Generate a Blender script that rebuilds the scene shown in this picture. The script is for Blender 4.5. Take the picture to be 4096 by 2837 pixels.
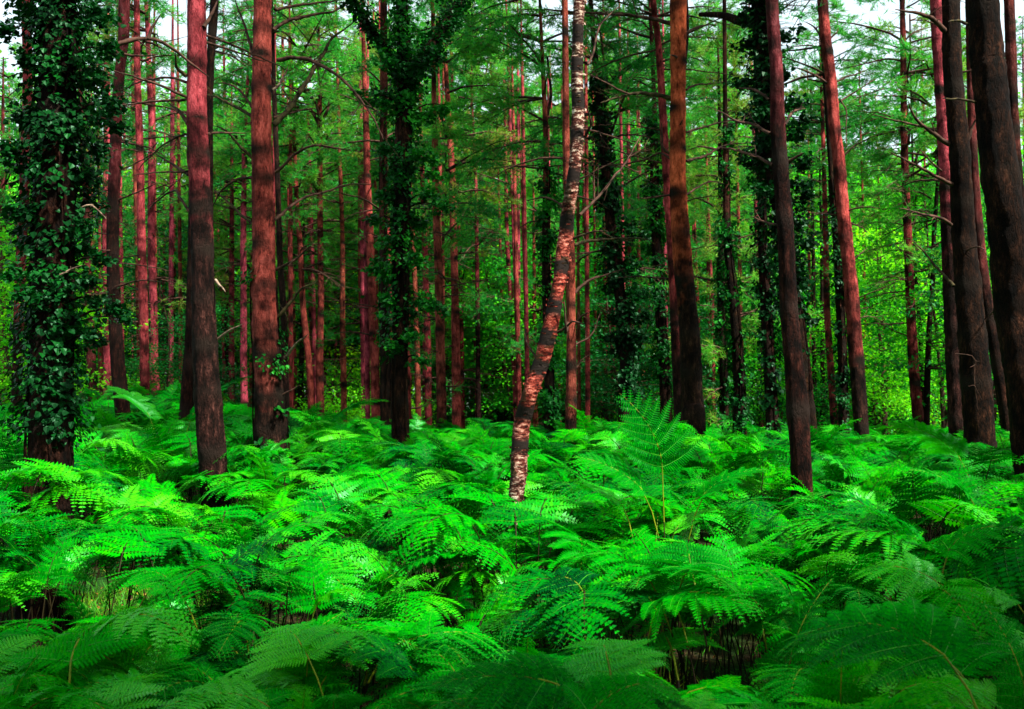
import bpy, math, random
import numpy as np
from math import radians, sin, cos, pi

SC = bpy.context.scene
for o in list(bpy.data.objects):
    bpy.data.objects.remove(o)
COL = SC.collection

# ------------------------------------------------------------------ camera
CAM_H = 2.0
LENS = 35.0
FPX = 4096 * LENS / 36.0
HORIZON = 1620.0
PITCH = math.atan((HORIZON - 1418.5) / FPX)
cd = bpy.data.cameras.new("camera")
cam = bpy.data.objects.new("camera", cd)
COL.objects.link(cam)
cam.location = (0, 0, CAM_H)
cam.rotation_euler = (pi / 2 + PITCH, 0, 0)
cd.lens = LENS
cd.sensor_width = 36
cd.clip_end = 600
cd.clip_start = 0.05
cd.dof.use_dof = True
cd.dof.focus_distance = 8.0
cd.dof.aperture_fstop = 4.0
SC.camera = cam

# ------------------------------------------------------------------ world, sun, exposure
SUN_EL = radians(52)
SUN_AZ = radians(128)      # compass angle of the sun seen from the scene, 0 = +Y, clockwise
w = bpy.data.worlds.new("World")
SC.world = w
w.use_nodes = True
nt = w.node_tree
bg = nt.nodes["Background"]
sky = nt.nodes.new("ShaderNodeTexSky")
sky.sky_type = 'NISHITA'
sky.sun_disc = False
sky.sun_elevation = SUN_EL
sky.sun_rotation = SUN_AZ
sky.air_density = 1.0
sky.dust_density = 4.0
sky.ozone_density = 1.0
mixw = nt.nodes.new("ShaderNodeMix")
mixw.data_type = 'RGBA'
mixw.inputs[0].default_value = 0.55
mixw.inputs[7].default_value = (4.3, 5.0, 4.75, 1)      # thin bright cloud over the blue
nt.links.new(sky.outputs[0], mixw.inputs[6])
nt.links.new(mixw.outputs[2], bg.inputs[0])
bg.inputs[1].default_value = 0.095

sd = bpy.data.lights.new("sun", 'SUN')
sd.energy = 4.8
sd.angle = radians(3.5)
sd.color = (1.0, 0.95, 0.82)
sun = bpy.data.objects.new("sun", sd)
COL.objects.link(sun)
sun.rotation_euler = (pi / 2 - SUN_EL, 0, pi - SUN_AZ)
sun.location = (0, 0, 40)

SC.view_settings.view_transform = 'Standard'
SC.view_settings.look = 'None'
SC.view_settings.exposure = 1.95
SC.view_settings.gamma = 1.0
SC.render.engine = 'CYCLES'
SC.cycles.max_bounces = 5
SC.cycles.diffuse_bounces = 3
SC.cycles.glossy_bounces = 1
SC.cycles.transmission_bounces = 3
SC.cycles.transparent_max_bounces = 4
SC.cycles.use_denoising = True
SC.cycles.sample_clamp_indirect = 4.0

# ------------------------------------------------------------------ helpers
def at(x, y, d, H=CAM_H):
    """photograph pixel (4096 wide) at forward distance d metres -> world point"""
    u = (x - 2048.0) / FPX
    v = (1418.5 - y) / FPX
    Y = cos(PITCH) - v * sin(PITCH)
    Z = sin(PITCH) + v * cos(PITCH)
    t = d / Y
    return np.array([u * t, d, H + Z * t])

def sstep(a, b, x):
    t = np.clip((x - a) / (b - a), 0, 1)
    return t * t * (3 - 2 * t)

def ground_z(x, y):
    x = np.asarray(x, float); y = np.asarray(y, float)
    z = 0.10 * np.sin(x * 0.55 + 1.3) * np.cos(y * 0.41) + 0.06 * np.sin(x * 1.3 + y * 0.9)
    z = z + 0.62 * np.exp(-(((x + 7.6) / 3.0) ** 2 + ((y - 20.0) / 5.0) ** 2))
    z = z + 0.30 * np.exp(-(((x + 4.6) / 2.6) ** 2 + ((y - 15.5) / 3.5) ** 2))
    z = z - 0.16 * np.exp(-(((x - 0.2) / 3.0) ** 2 + ((y - 18.5) / 4.0) ** 2))
    z = z + 0.30 * sstep(7.2, 12.5, y)
    z = z * sstep(2, 7, y)
    return z

class MB:
    """collects vertices and faces and links them as ONE mesh object"""
    def __init__(s):
        s.v = []; s.f3 = []; s.f4 = []; s.m3 = []; s.m4 = []; s.n = 0; s.attr = {}
    def add(s, V, F, mat=0, **attrs):
        V = np.asarray(V, np.float32).reshape(-1, 3)
        F = np.asarray(F, np.int32)
        if len(V) == 0 or len(F) == 0:
            return
        if F.shape[1] == 3:
            s.f3.append(F + s.n); s.m3.append(np.full(len(F), mat, np.int32))
        else:
            s.f4.append(F + s.n); s.m4.append(np.full(len(F), mat, np.int32))
        s.v.append(V)
        for k in set(list(s.attr) + list(attrs)):
            if k not in s.attr:
                s.attr[k] = [np.zeros(s.n, np.float32)]
            a = attrs.get(k)
            s.attr[k].append(np.zeros(len(V), np.float32) if a is None else np.broadcast_to(np.asarray(a, np.float32), (len(V),)).copy())
        s.n += len(V)
    def mesh(s, name, mats, smooth=True, origin=None):
        me = bpy.data.meshes.new(name)
        V = np.concatenate(s.v) if s.v else np.zeros((0, 3), np.float32)
        if origin is not None:
            V = V - np.asarray(origin, np.float32)
        f3 = np.concatenate(s.f3) if s.f3 else np.zeros((0, 3), np.int32)
        f4 = np.concatenate(s.f4) if s.f4 else np.zeros((0, 4), np.int32)
        me.vertices.add(len(V)); me.vertices.foreach_set("co", V.ravel())
        loops = np.concatenate([f3.ravel(), f4.ravel()])
        me.loops.add(len(loops)); me.loops.foreach_set("vertex_index", loops)
        npoly = len(f3) + len(f4)
        me.polygons.add(npoly)
        st = np.concatenate([np.arange(len(f3)) * 3, len(f3) * 3 + np.arange(len(f4)) * 4]).astype(np.int32)
        me.polygons.foreach_set("loop_start", st)
        mi = np.concatenate(s.m3 + s.m4) if (s.m3 or s.m4) else np.zeros(0, np.int32)
        me.polygons.foreach_set("material_index", mi)
        me.polygons.foreach_set("use_smooth", np.full(npoly, smooth))
        for k, a in s.attr.items():
            at_ = me.attributes.new(k, 'FLOAT', 'POINT')
            at_.data.foreach_set("value", np.concatenate(a))
        me.update(calc_edges=True)
        for m in mats:
            me.materials.append(m)
        return me
    def build(s, name, mats, parent=None, loc=None, smooth=True):
        me = s.mesh(name, mats, smooth, origin=loc)
        o = bpy.data.objects.new(name, me)
        COL.objects.link(o)
        if parent is not None:
            o.parent = parent
        elif loc is not None:
            o.location = loc
        return o

def tag(o, label=None, cat=None, group=None, kind=None):
    if label: o['label'] = label
    if cat: o['category'] = cat
    if group: o['group'] = group
    if kind: o['kind'] = kind
    return o

def empty(name, loc, rz=0.0):
    o = bpy.data.objects.new(name, None)
    o.empty_display_size = 0.1
    o.location = loc
    o.rotation_euler = (0, 0, rz)
    COL.objects.link(o)
    return o

def unit(v):
    v = np.asarray(v, float)
    return v / (np.linalg.norm(v, axis=-1, keepdims=True) + 1e-12)

def frames(P):
    """tangent and two normals along a polyline"""
    P = np.asarray(P, float)
    T = np.gradient(P, axis=0)
    T = unit(T)
    ref = np.array([0, 0, 1.0]) if abs(T[0][2]) < 0.9 else np.array([0, 1.0, 0])
    N = np.zeros_like(P)
    n = ref - T[0] * np.dot(ref, T[0])
    n /= np.linalg.norm(n)
    for i in range(len(P)):
        n = n - T[i] * np.dot(n, T[i])
        n /= (np.linalg.norm(n) + 1e-9)
        N[i] = n
    B = np.cross(T, N)
    return T, N, B

def tube(P, R, sides=6):
    P = np.asarray(P, float)
    n = len(P)
    R = np.broadcast_to(np.asarray(R, float), (n,))
    T, N, B = frames(P)
    a = np.arange(sides) * 2 * pi / sides
    ring = N[:, None, :] * np.cos(a)[None, :, None] + B[:, None, :] * np.sin(a)[None, :, None]
    V = P[:, None, :] + ring * R[:, None, None]
    i = np.arange(n - 1)[:, None] * sides
    j = np.arange(sides)[None, :]
    k = (np.arange(sides) + 1)[None, :] % sides
    F = np.stack([i + j, i + k, i + sides + k, i + sides + j], -1).reshape(-1, 4)
    return V.reshape(-1, 3), F

def smooth_path(P, step):
    """Catmull-Rom through the points, resampled"""
    P = np.asarray(P, float)
    if len(P) < 3:
        n = max(2, int(np.linalg.norm(P[-1] - P[0]) / step))
        t = np.linspace(0, 1, n + 1)[:, None]
        return P[0] * (1 - t) + P[-1] * t
    Q = np.vstack([2 * P[0] - P[1], P, 2 * P[-1] - P[-2]])
    out = []
    for i in range(1, len(Q) - 2):
        p0, p1, p2, p3 = Q[i - 1], Q[i], Q[i + 1], Q[i + 2]
        n = max(1, int(round(np.linalg.norm(p2[:3] - p1[:3]) / step)))
        for k in range(n):
            t = k / n
            out.append(0.5 * ((2 * p1) + (-p0 + p2) * t + (2 * p0 - 5 * p1 + 4 * p2 - p3) * t * t + (-p0 + 3 * p1 - 3 * p2 + p3) * t ** 3))
    out.append(P[-1])
    return np.array(out)

# ------------------------------------------------------------------ materials
def new_mat(name):
    m = bpy.data.materials.new(name)
    m.use_nodes = True
    n = m.node_tree
    for x in list(n.nodes):
        n.nodes.remove(x)
    out = n.nodes.new("ShaderNodeOutputMaterial")
    return m, n, out

def N(n, t, **kw):
    x = n.nodes.new(t)
    for k, v in kw.items():
        setattr(x, k, v)
    return x

def ramp(n, pts, fac=None):
    r = N(n, "ShaderNodeValToRGB")
    e = r.color_ramp.elements
    while len(e) > 1:
        e.remove(e[-1])
    e[0].position = pts[0][0]; e[0].color = (*pts[0][1], 1)
    for p, c in pts[1:]:
        q = e.new(p); q.color = (*c, 1)
    if fac is not None:
        n.links.new(fac, r.inputs[0])
    return r

def mixc(n, a, b, fac, mode='MIX'):
    m = N(n, "ShaderNodeMix", data_type='RGBA', blend_type=mode)
    for sock, val in ((m.inputs[0], fac), (m.inputs[6], a), (m.inputs[7], b)):
        if isinstance(val, (int, float)):
            sock.default_value = val
        elif isinstance(val, tuple):
            sock.default_value = (*val, 1)
        else:
            n.links.new(val, sock)
    return m.outputs[2]

def math_(n, op, a, b=None):
    m = N(n, "ShaderNodeMath", operation=op)
    for i, v in enumerate((a, b)):
        if v is None: continue
        if isinstance(v, (int, float)):
            m.inputs[i].default_value = v
        else:
            n.links.new(v, m.inputs[i])
    return m.outputs[0]

def leaf_mat(name, cols, transl=0.45, rough=0.42, spec=0.5, noise_scale=1.2, tint=(0.4, 1.0, 0.6), gloss_some=0, tmul=(1.15, 1.25, 0.7)):
    """cols: ramp of greens picked per object, per instance and by a broad noise in the place"""
    m, n, out = new_mat(name)
    oi = N(n, "ShaderNodeObjectInfo")
    geo = N(n, "ShaderNodeNewGeometry")
    nz = N(n, "ShaderNodeTexNoise"); nz.inputs["Scale"].default_value = noise_scale; nz.inputs["Detail"].default_value = 3
    n.links.new(geo.outputs["Position"], nz.inputs["Vector"])
    isl = math_(n, 'MULTIPLY', geo.outputs["Random Per Island"], 0.30)
    f = math_(n, 'MULTIPLY', oi.outputs["Random"], 0.55)
    f2 = math_(n, 'MULTIPLY', math_(n, 'SUBTRACT', nz.outputs[0], 0.5), 1.3)
    f = math_(n, 'ADD', math_(n, 'ADD', f, f2), math_(n, 'ADD', isl, 0.08))
    r = ramp(n, cols, f)
    p = N(n, "ShaderNodeBsdfPrincipled")
    n.links.new(r.outputs[0], p.inputs["Base Color"])
    p.inputs["Roughness"].default_value = rough
    p.inputs["Specular IOR Level"].default_value = spec
    p.inputs["Specular Tint"].default_value = (*tint, 1)
    if gloss_some:
        g = math_(n, 'MULTIPLY', math_(n, 'GREATER_THAN', oi.outputs["Random"], 0.70), gloss_some)
        n.links.new(math_(n, 'ADD', g, 0.03), p.inputs["Specular IOR Level"])
    t = N(n, "ShaderNodeBsdfTranslucent")
    tc = mixc(n, r.outputs[0], tmul, 1.0, 'MULTIPLY')
    n.links.new(tc, t.inputs["Color"])
    mx = N(n, "ShaderNodeMixShader"); mx.inputs[0].default_value = transl
    n.links.new(p.outputs[0], mx.inputs[1]); n.links.new(t.outputs[0], mx.inputs[2])
    n.links.new(mx.outputs[0], out.inputs[0])
    return m

def bark_mat(name, low_a, low_b, up_a, up_b, vscale=9.0, stretch=0.34, bump=1.0):
    m, n, out = new_mat(name)
    tc = N(n, "ShaderNodeTexCoord")
    mp = N(n, "ShaderNodeMapping"); mp.inputs["Scale"].default_value = (1, 1, stretch)
    n.links.new(tc.outputs["Object"], mp.inputs[0])
    nz0 = N(n, "ShaderNodeTexNoise"); nz0.inputs["Scale"].default_value = 6; nz0.inputs["Detail"].default_value = 3
    n.links.new(mp.outputs[0], nz0.inputs["Vector"])
    warp = N(n, "ShaderNodeMixRGB"); warp.inputs[0].default_value = 0.22
    n.links.new(mp.outputs[0], warp.inputs[1]); n.links.new(nz0.outputs[1], warp.inputs[2])
    vo = N(n, "ShaderNodeTexVoronoi", feature='DISTANCE_TO_EDGE'); vo.inputs["Scale"].default_value = vscale * 3.6
    n.links.new(warp.outputs[0], vo.inputs["Vector"])
    nz = N(n, "ShaderNodeTexNoise"); nz.inputs["Scale"].default_value = 17; nz.inputs["Detail"].default_value = 8; nz.inputs["Roughness"].default_value = 0.82
    n.links.new(mp.outputs[0], nz.inputs["Vector"])
    big = N(n, "ShaderNodeTexNoise"); big.inputs["Scale"].default_value = 3.0; big.inputs["Detail"].default_value = 4
    n.links.new(tc.outputs["Object"], big.inputs["Vector"])
    crack = N(n, "ShaderNodeMapRange"); crack.inputs[1].default_value = 0.0; crack.inputs[2].default_value = 0.16
    n.links.new(vo.outputs["Distance"], crack.inputs[0])
    lo = ramp(n, [(0.42, low_a), (0.54, low_b), (0.62, tuple(min(1, c * 3.6) for c in low_b))], nz.outputs[0])
    up = ramp(n, [(0.37, up_a), (0.50, up_b), (0.60, tuple(min(1, c * 1.5 + 0.02) for c in up_b))], nz.outputs[0])
    red = N(n, "ShaderNodeAttribute"); red.attribute_name = "red"
    knot = N(n, "ShaderNodeAttribute"); knot.attribute_name = "knot"
    rf = math_(n, 'ADD', red.outputs["Fac"], math_(n, 'MULTIPLY', math_(n, 'SUBTRACT', big.outputs[0], 0.5), 1.1))
    rf = math_(n, 'MULTIPLY', math_(n, 'GREATER_THAN', red.outputs["Fac"], 0.001), rf)
    rc = N(n, "ShaderNodeMapRange"); n.links.new(rf, rc.inputs[0]); rc.inputs[1].default_value = 0.25; rc.inputs[2].default_value = 0.75
    c = mixc(n, lo.outputs[0], up.outputs[0], rc.outputs[0])
    ck = math_(n, 'ADD', math_(n, 'MULTIPLY', crack.outputs[0], 0.22), 0.78)
    ckm = N(n, "ShaderNodeMix"); n.links.new(rc.outputs[0], ckm.inputs[0]); n.links.new(ck, ckm.inputs[2]); ckm.inputs[3].default_value = 0.92
    cc = N(n, "ShaderNodeCombineColor")
    for i in range(3): n.links.new(ckm.outputs[0], cc.inputs[i])
    c = mixc(n, c, cc.outputs[0], 1.0, 'MULTIPLY')
    blo = ramp(n, [(0.40, (0.30, 0.30, 0.30)), (0.50, (0.85, 0.85, 0.85)), (0.62, (1.25, 1.25, 1.25))], big.outputs[0])
    c = mixc(n, c, blo.outputs[0], 1.0, 'MULTIPLY')
    kn = math_(n, 'MULTIPLY', knot.outputs["Fac"], math_(n, 'ADD', nz.outputs[0], 0.45))
    kc = N(n, "ShaderNodeClamp"); n.links.new(kn, kc.inputs[0])
    c = mixc(n, c, (0.012, 0.008, 0.006), kc.outputs[0])
    oi = N(n, "ShaderNodeObjectInfo")
    hs = N(n, "ShaderNodeHueSaturation")
    n.links.new(c, hs.inputs["Color"])
    n.links.new(math_(n, 'ADD', math_(n, 'MULTIPLY', oi.outputs["Random"], 0.035), 0.483), hs.inputs["Hue"])
    n.links.new(math_(n, 'ADD', math_(n, 'MULTIPLY', oi.outputs["Random"], -0.5), 1.2), hs.inputs["Value"])
    p = N(n, "ShaderNodeBsdfPrincipled")
    n.links.new(hs.outputs[0], p.inputs["Base Color"])
    p.inputs["Roughness"].default_value = 0.85
    p.inputs["Specular IOR Level"].default_value = 0.05
    bm = N(n, "ShaderNodeBump"); bm.inputs["Strength"].default_value = bump; bm.inputs["Distance"].default_value = 0.03
    n.links.new(math_(n, 'ADD', math_(n, 'MULTIPLY', crack.outputs[0], 0.22), math_(n, 'MULTIPLY', nz.outputs[0], 1.5)), bm.inputs["Height"])
    n.links.new(bm.outputs[0], p.inputs["Normal"])
    n.links.new(p.outputs[0], out.inputs[0])
    return m

def plain_mat(name, a, b, scale=20, rough=0.8, spec=0.08, bump=0.3, stretch=(1, 1, 1)):
    m, n, out = new_mat(name)
    tc = N(n, "ShaderNodeTexCoord")
    mp = N(n, "ShaderNodeMapping"); mp.inputs["Scale"].default_value = stretch
    n.links.new(tc.outputs["Object"], mp.inputs[0])
    nz = N(n, "ShaderNodeTexNoise"); nz.inputs["Scale"].default_value = scale; nz.inputs["Detail"].default_value = 5
    n.links.new(mp.outputs[0], nz.inputs["Vector"])
    r = ramp(n, [(0.35, a), (0.65, b)], nz.outputs[0])
    p = N(n, "ShaderNodeBsdfPrincipled")
    n.links.new(r.outputs[0], p.inputs["Base Color"])
    p.inputs["Roughness"].default_value = rough
    p.inputs["Specular IOR Level"].default_value = spec
    bm = N(n, "ShaderNodeBump"); bm.inputs["Strength"].default_value = bump; bm.inputs["Distance"].default_value = 0.02
    n.links.new(nz.outputs[0], bm.inputs["Height"]); n.links.new(bm.outputs[0], p.inputs["Normal"])
    n.links.new(p.outputs[0], out.inputs[0])
    return m

def birch_mat():
    m, n, out = new_mat("birch_bark")
    tc = N(n, "ShaderNodeTexCoord")
    mp = N(n, "ShaderNodeMapping"); mp.inputs["Scale"].default_value = (1, 1, 2.6)
    n.links.new(tc.outputs["Object"], mp.inputs[0])
    nz = N(n, "ShaderNodeTexNoise"); nz.inputs["Scale"].default_value = 15; nz.inputs["Detail"].default_value = 7; nz.inputs["Roughness"].default_value = 0.75
    n.links.new(mp.outputs[0], nz.inputs["Vector"])
    nb = N(n, "ShaderNodeTexNoise"); nb.inputs["Scale"].default_value = 6; nb.inputs["Detail"].default_value = 4
    n.links.new(tc.outputs["Object"], nb.inputs["Vector"])
    white = ramp(n, [(0.40, (0.006, 0.003, 0.002)), (0.47, (0.045, 0.010, 0.007)), (0.52, (0.10, 0.032, 0.022)), (0.57, (0.40, 0.32, 0.25)), (0.66, (0.55, 0.46, 0.38))], nz.outputs[0])
    rust = ramp(n, [(0.42, (0.006, 0.002, 0.0015)), (0.50, (0.09, 0.010, 0.006)), (0.57, (0.24, 0.040, 0.026)), (0.64, (0.45, 0.17, 0.12))], nz.outputs[0])
    red = N(n, "ShaderNodeAttribute"); red.attribute_name = "red"
    knot = N(n, "ShaderNodeAttribute"); knot.attribute_name = "knot"
    c = mixc(n, white.outputs[0], rust.outputs[0], red.outputs["Fac"])
    patch = ramp(n, [(0.53, (0, 0, 0)), (0.56, (1, 1, 1))], nb.outputs[0])
    moss = mixc(n, (0.004, 0.003, 0.002), (0.028, 0.026, 0.008), nz.outputs[0])
    pk = N(n, "ShaderNodeSeparateColor"); n.links.new(patch.outputs[0], pk.inputs[0])
    c = mixc(n, c, moss, math_(n, 'MULTIPLY', pk.outputs[0], 0.75))
    kc = N(n, "ShaderNodeClamp"); n.links.new(math_(n, 'MULTIPLY', knot.outputs["Fac"], math_(n, 'ADD', nb.outputs[0], 0.6)), kc.inputs[0])
    c = mixc(n, c, (0.010, 0.007, 0.006), kc.outputs[0])
    p = N(n, "ShaderNodeBsdfPrincipled"); n.links.new(c, p.inputs["Base Color"])
    p.inputs["Roughness"].default_value = 0.8
    p.inputs["Specular IOR Level"].default_value = 0.06
    bm = N(n, "ShaderNodeBump"); bm.inputs["Strength"].default_value = 0.6; bm.inputs["Distance"].default_value = 0.015
    n.links.new(math_(n, 'ADD', nz.outputs[0], math_(n, 'MULTIPLY', pk.outputs[0], 0.6)), bm.inputs["Height"]); n.links.new(bm.outputs[0], p.inputs["Normal"])
    n.links.new(p.outputs[0], out.inputs[0])
    return m

M = {}
M['pine'] = bark_mat("pine_bark", (0.003, 0.002, 0.0015), (0.020, 0.008, 0.006), (0.045, 0.006, 0.007), (0.30, 0.038, 0.038))
M['pine_dark'] = bark_mat("dark_pine_bark", (0.0015, 0.001, 0.0007), (0.013, 0.0048, 0.0026), (0.018, 0.004, 0.003), (0.085, 0.016, 0.012), bump=0.8)
M['pine_orange'] = bark_mat("orange_pine_bark", (0.003, 0.002, 0.0015), (0.022, 0.009, 0.006), (0.12, 0.012, 0.007), (0.55, 0.066, 0.036))
M['twig'] = plain_mat("twig_bark", (0.010, 0.006, 0.004), (0.075, 0.036, 0.026), 14)
M['pale_wood'] = plain_mat("bare_pale_wood", (0.04, 0.025, 0.018), (0.24, 0.17, 0.12), 22, stretch=(1, 1, 1))
M['moss_branch'] = plain_mat("mossy_branch_bark", (0.008, 0.006, 0.003), (0.055, 0.044, 0.018), 16)
M['birch'] = birch_mat()
M['needles'] = leaf_mat("pine_needles", [(0.0, (0.006, 0.09, 0.016)), (0.35, (0.014, 0.21, 0.030)), (0.55, (0.040, 0.31, 0.024)), (0.80, (0.13, 0.30, 0.026)), (1.0, (0.22, 0.16, 0.04))], 0.45, 0.5, 0.2, 0.35)
M['ivy'] = leaf_mat("ivy_leaf", [(0.0, (0.0006, 0.008, 0.002)), (0.45, (0.0012, 0.024, 0.004)), (0.75, (0.002, 0.060, 0.005)), (1.0, (0.012, 0.17, 0.006))], 0.22, 0.40, 0.10, 1.5)
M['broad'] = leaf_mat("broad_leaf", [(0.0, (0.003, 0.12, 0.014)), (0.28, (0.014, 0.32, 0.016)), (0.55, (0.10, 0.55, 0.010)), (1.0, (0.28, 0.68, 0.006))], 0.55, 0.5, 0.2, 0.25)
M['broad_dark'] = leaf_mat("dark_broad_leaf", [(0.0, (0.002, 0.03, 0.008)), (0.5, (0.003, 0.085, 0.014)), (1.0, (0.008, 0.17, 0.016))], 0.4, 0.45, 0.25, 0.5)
M['fern'] = leaf_mat("bracken_leaf", [(0.0, (0.0001, 0.035, 0.008)), (0.3, (0.0002, 0.13, 0.004)), (0.62, (0.0008, 0.25, 0.0005)), (1.0, (0.045, 0.36, 0.0005))], 0.34, 0.40, 0.2, 0.7, (0.4, 1.0, 0.6), 0.30, (0.8, 1.2, 0.5))
M['fern_rib'] = plain_mat("bracken_rib", (0.004, 0.13, 0.002), (0.03, 0.22, 0.003), 12, 0.5, 0.15)
M['fern_stem'] = plain_mat("bracken_stem", (0.006, 0.004, 0.002), (0.020, 0.014, 0.003), 3, 0.6, 0.1)
M['fern_rachis'] = plain_mat("bracken_rachis", (0.02, 0.07, 0.003), (0.16, 0.19, 0.006), 7, 0.5, 0.1)
M['dead_leaf'] = leaf_mat("fallen_leaf", [(0.0, (0.08, 0.025, 0.006)), (0.5, (0.20, 0.09, 0.02)), (1.0, (0.38, 0.26, 0.05))], 0.2, 0.7, 0.2, 3)
M['grass'] = leaf_mat("grass_blade", [(0.0, (0.010, 0.12, 0.008)), (0.6, (0.05, 0.28, 0.008)), (1.0, (0.30, 0.34, 0.02))], 0.4, 0.5, 0.3, 2)

def ground_mat():
    m, n, out = new_mat("forest_floor")
    tc = N(n, "ShaderNodeTexCoord")
    a = N(n, "ShaderNodeTexNoise"); a.inputs["Scale"].default_value = 1.3; a.inputs["Detail"].default_value = 8
    b = N(n, "ShaderNodeTexNoise"); b.inputs["Scale"].default_value = 24; b.inputs["Detail"].default_value = 6
    n.links.new(tc.outputs["Object"], a.inputs["Vector"]); n.links.new(tc.outputs["Object"], b.inputs["Vector"])
    r1 = ramp(n, [(0.3, (0.005, 0.003, 0.0015)), (0.58, (0.022, 0.012, 0.005)), (0.75, (0.07, 0.04, 0.012))], b.outputs[0])
    r2 = ramp(n, [(0.3, (0.002, 0.012, 0.002)), (0.7, (0.010, 0.055, 0.004))], b.outputs[0])
    f = ramp(n, [(0.42, (0, 0, 0)), (0.58, (1, 1, 1))], a.outputs[0])
    c = mixc(n, r1.outputs[0], r2.outputs[0], f.outputs[0])
    p = N(n, "ShaderNodeBsdfPrincipled"); n.links.new(c, p.inputs["Base Color"]); p.inputs["Roughness"].default_value = 0.9
    p.inputs["Specular IOR Level"].default_value = 0.1
    bm = N(n, "ShaderNodeBump"); bm.inputs["Strength"].default_value = 0.8; bm.inputs["Distance"].default_value = 0.04
    n.links.new(b.outputs[0], bm.inputs["Height"]); n.links.new(bm.outputs[0], p.inputs["Normal"])
    n.links.new(p.outputs[0], out.inputs[0])
    return m
M['ground'] = ground_mat()

# ------------------------------------------------------------------ ground
def build_ground():
    xs = np.concatenate([[-400, -200, -110], np.linspace(-60, 60, 161), [110, 200, 400]])
    ys = np.concatenate([[-300, -120, -50, -20], np.linspace(-8, 70, 131), [90, 140, 240, 420]])
    X, Y = np.meshgrid(xs, ys)
    Z = ground_z(X, Y)
    V = np.stack([X, Y, Z], -1).reshape(-1, 3)
    nx, ny = len(xs), len(ys)
    i = np.arange(ny - 1)[:, None] * nx; j = np.arange(nx - 1)[None, :]
    F = np.stack([i + j, i + j + 1, i + nx + j + 1, i + nx + j], -1).reshape(-1, 4)
    mb = MB(); mb.add(V, F)
    return tag(mb.build("ground", [M['ground']]), kind='structure')
build_ground()

# ------------------------------------------------------------------ leaf shapes
IVY_V = np.array([(0, 0, 0), (-0.52, 0.18, 0.10), (-0.34, 0.62, 0.08), (0, 1.0, -0.06), (0.34, 0.62, 0.08), (0.52, 0.18, 0.10)], float)
IVY_F = np.array([(0, 3, 2, 1), (0, 5, 4, 3)])
OVAL_V = np.array([(0, 0, 0), (-0.30, 0.45, 0.07), (0, 1.0, -0.05), (0.30, 0.45, 0.07)], float)
OVAL_F = np.array([(0, 1, 2, 3)])
OVAL_F = np.array([(0, 3, 2, 1)])

def leaves(mb, pos, nrm, tip, size, shape='oval', mat=0):
    """one small folded leaf per position; nrm = its upper side, tip = where its tip points"""
    TV, TF = (IVY_V, IVY_F) if shape == 'ivy' else (OVAL_V, OVAL_F)
    nrm = unit(nrm)
    tip = tip - nrm * np.sum(tip * nrm, -1, keepdims=True)
    tip = unit(tip)
    side = np.cross(tip, nrm)
    size = np.broadcast_to(size, (len(pos),))
    V = pos[:, None, :] + size[:, None, None] * (side[:, None, :] * TV[None, :, 0:1] + tip[:, None, :] * TV[None, :, 1:2] + nrm[:, None, :] * TV[None, :, 2:3])
    k = len(TV)
    F = (np.arange(len(pos))[:, None, None] * k + TF[None]).reshape(-1, TF.shape[1])
    mb.add(V.reshape(-1, 3), F, mat)

# ------------------------------------------------------------------ crowns (prototypes, meshes shared by copies)
def rdir(rng, n):
    return unit(rng.normal(size=(n, 3)))

def sprays(mb, rng, P, D, n=10, length=0.15, width=0.017, spread=0.75, mat=1):
    """tufts of pine needles: n thin triangles round each direction D at each point P"""
    k = len(P)
    if k == 0: return
    P = np.repeat(P, n, 0); D = np.repeat(D, n, 0)
    d = unit(D + spread * rng.normal(size=P.shape))
    base = P + D * rng.uniform(-0.10, 0.04, (len(P), 1))
    s = unit(np.cross(d, rdir(rng, len(P))))
    L = length * rng.uniform(0.6, 1.3, (len(P), 1))
    V = np.stack([base - s * width / 2, base + s * width / 2, base + d * L], 1).reshape(-1, 3)
    F = np.arange(len(V)).reshape(-1, 3)
    mb.add(V, F, mat)

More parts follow.
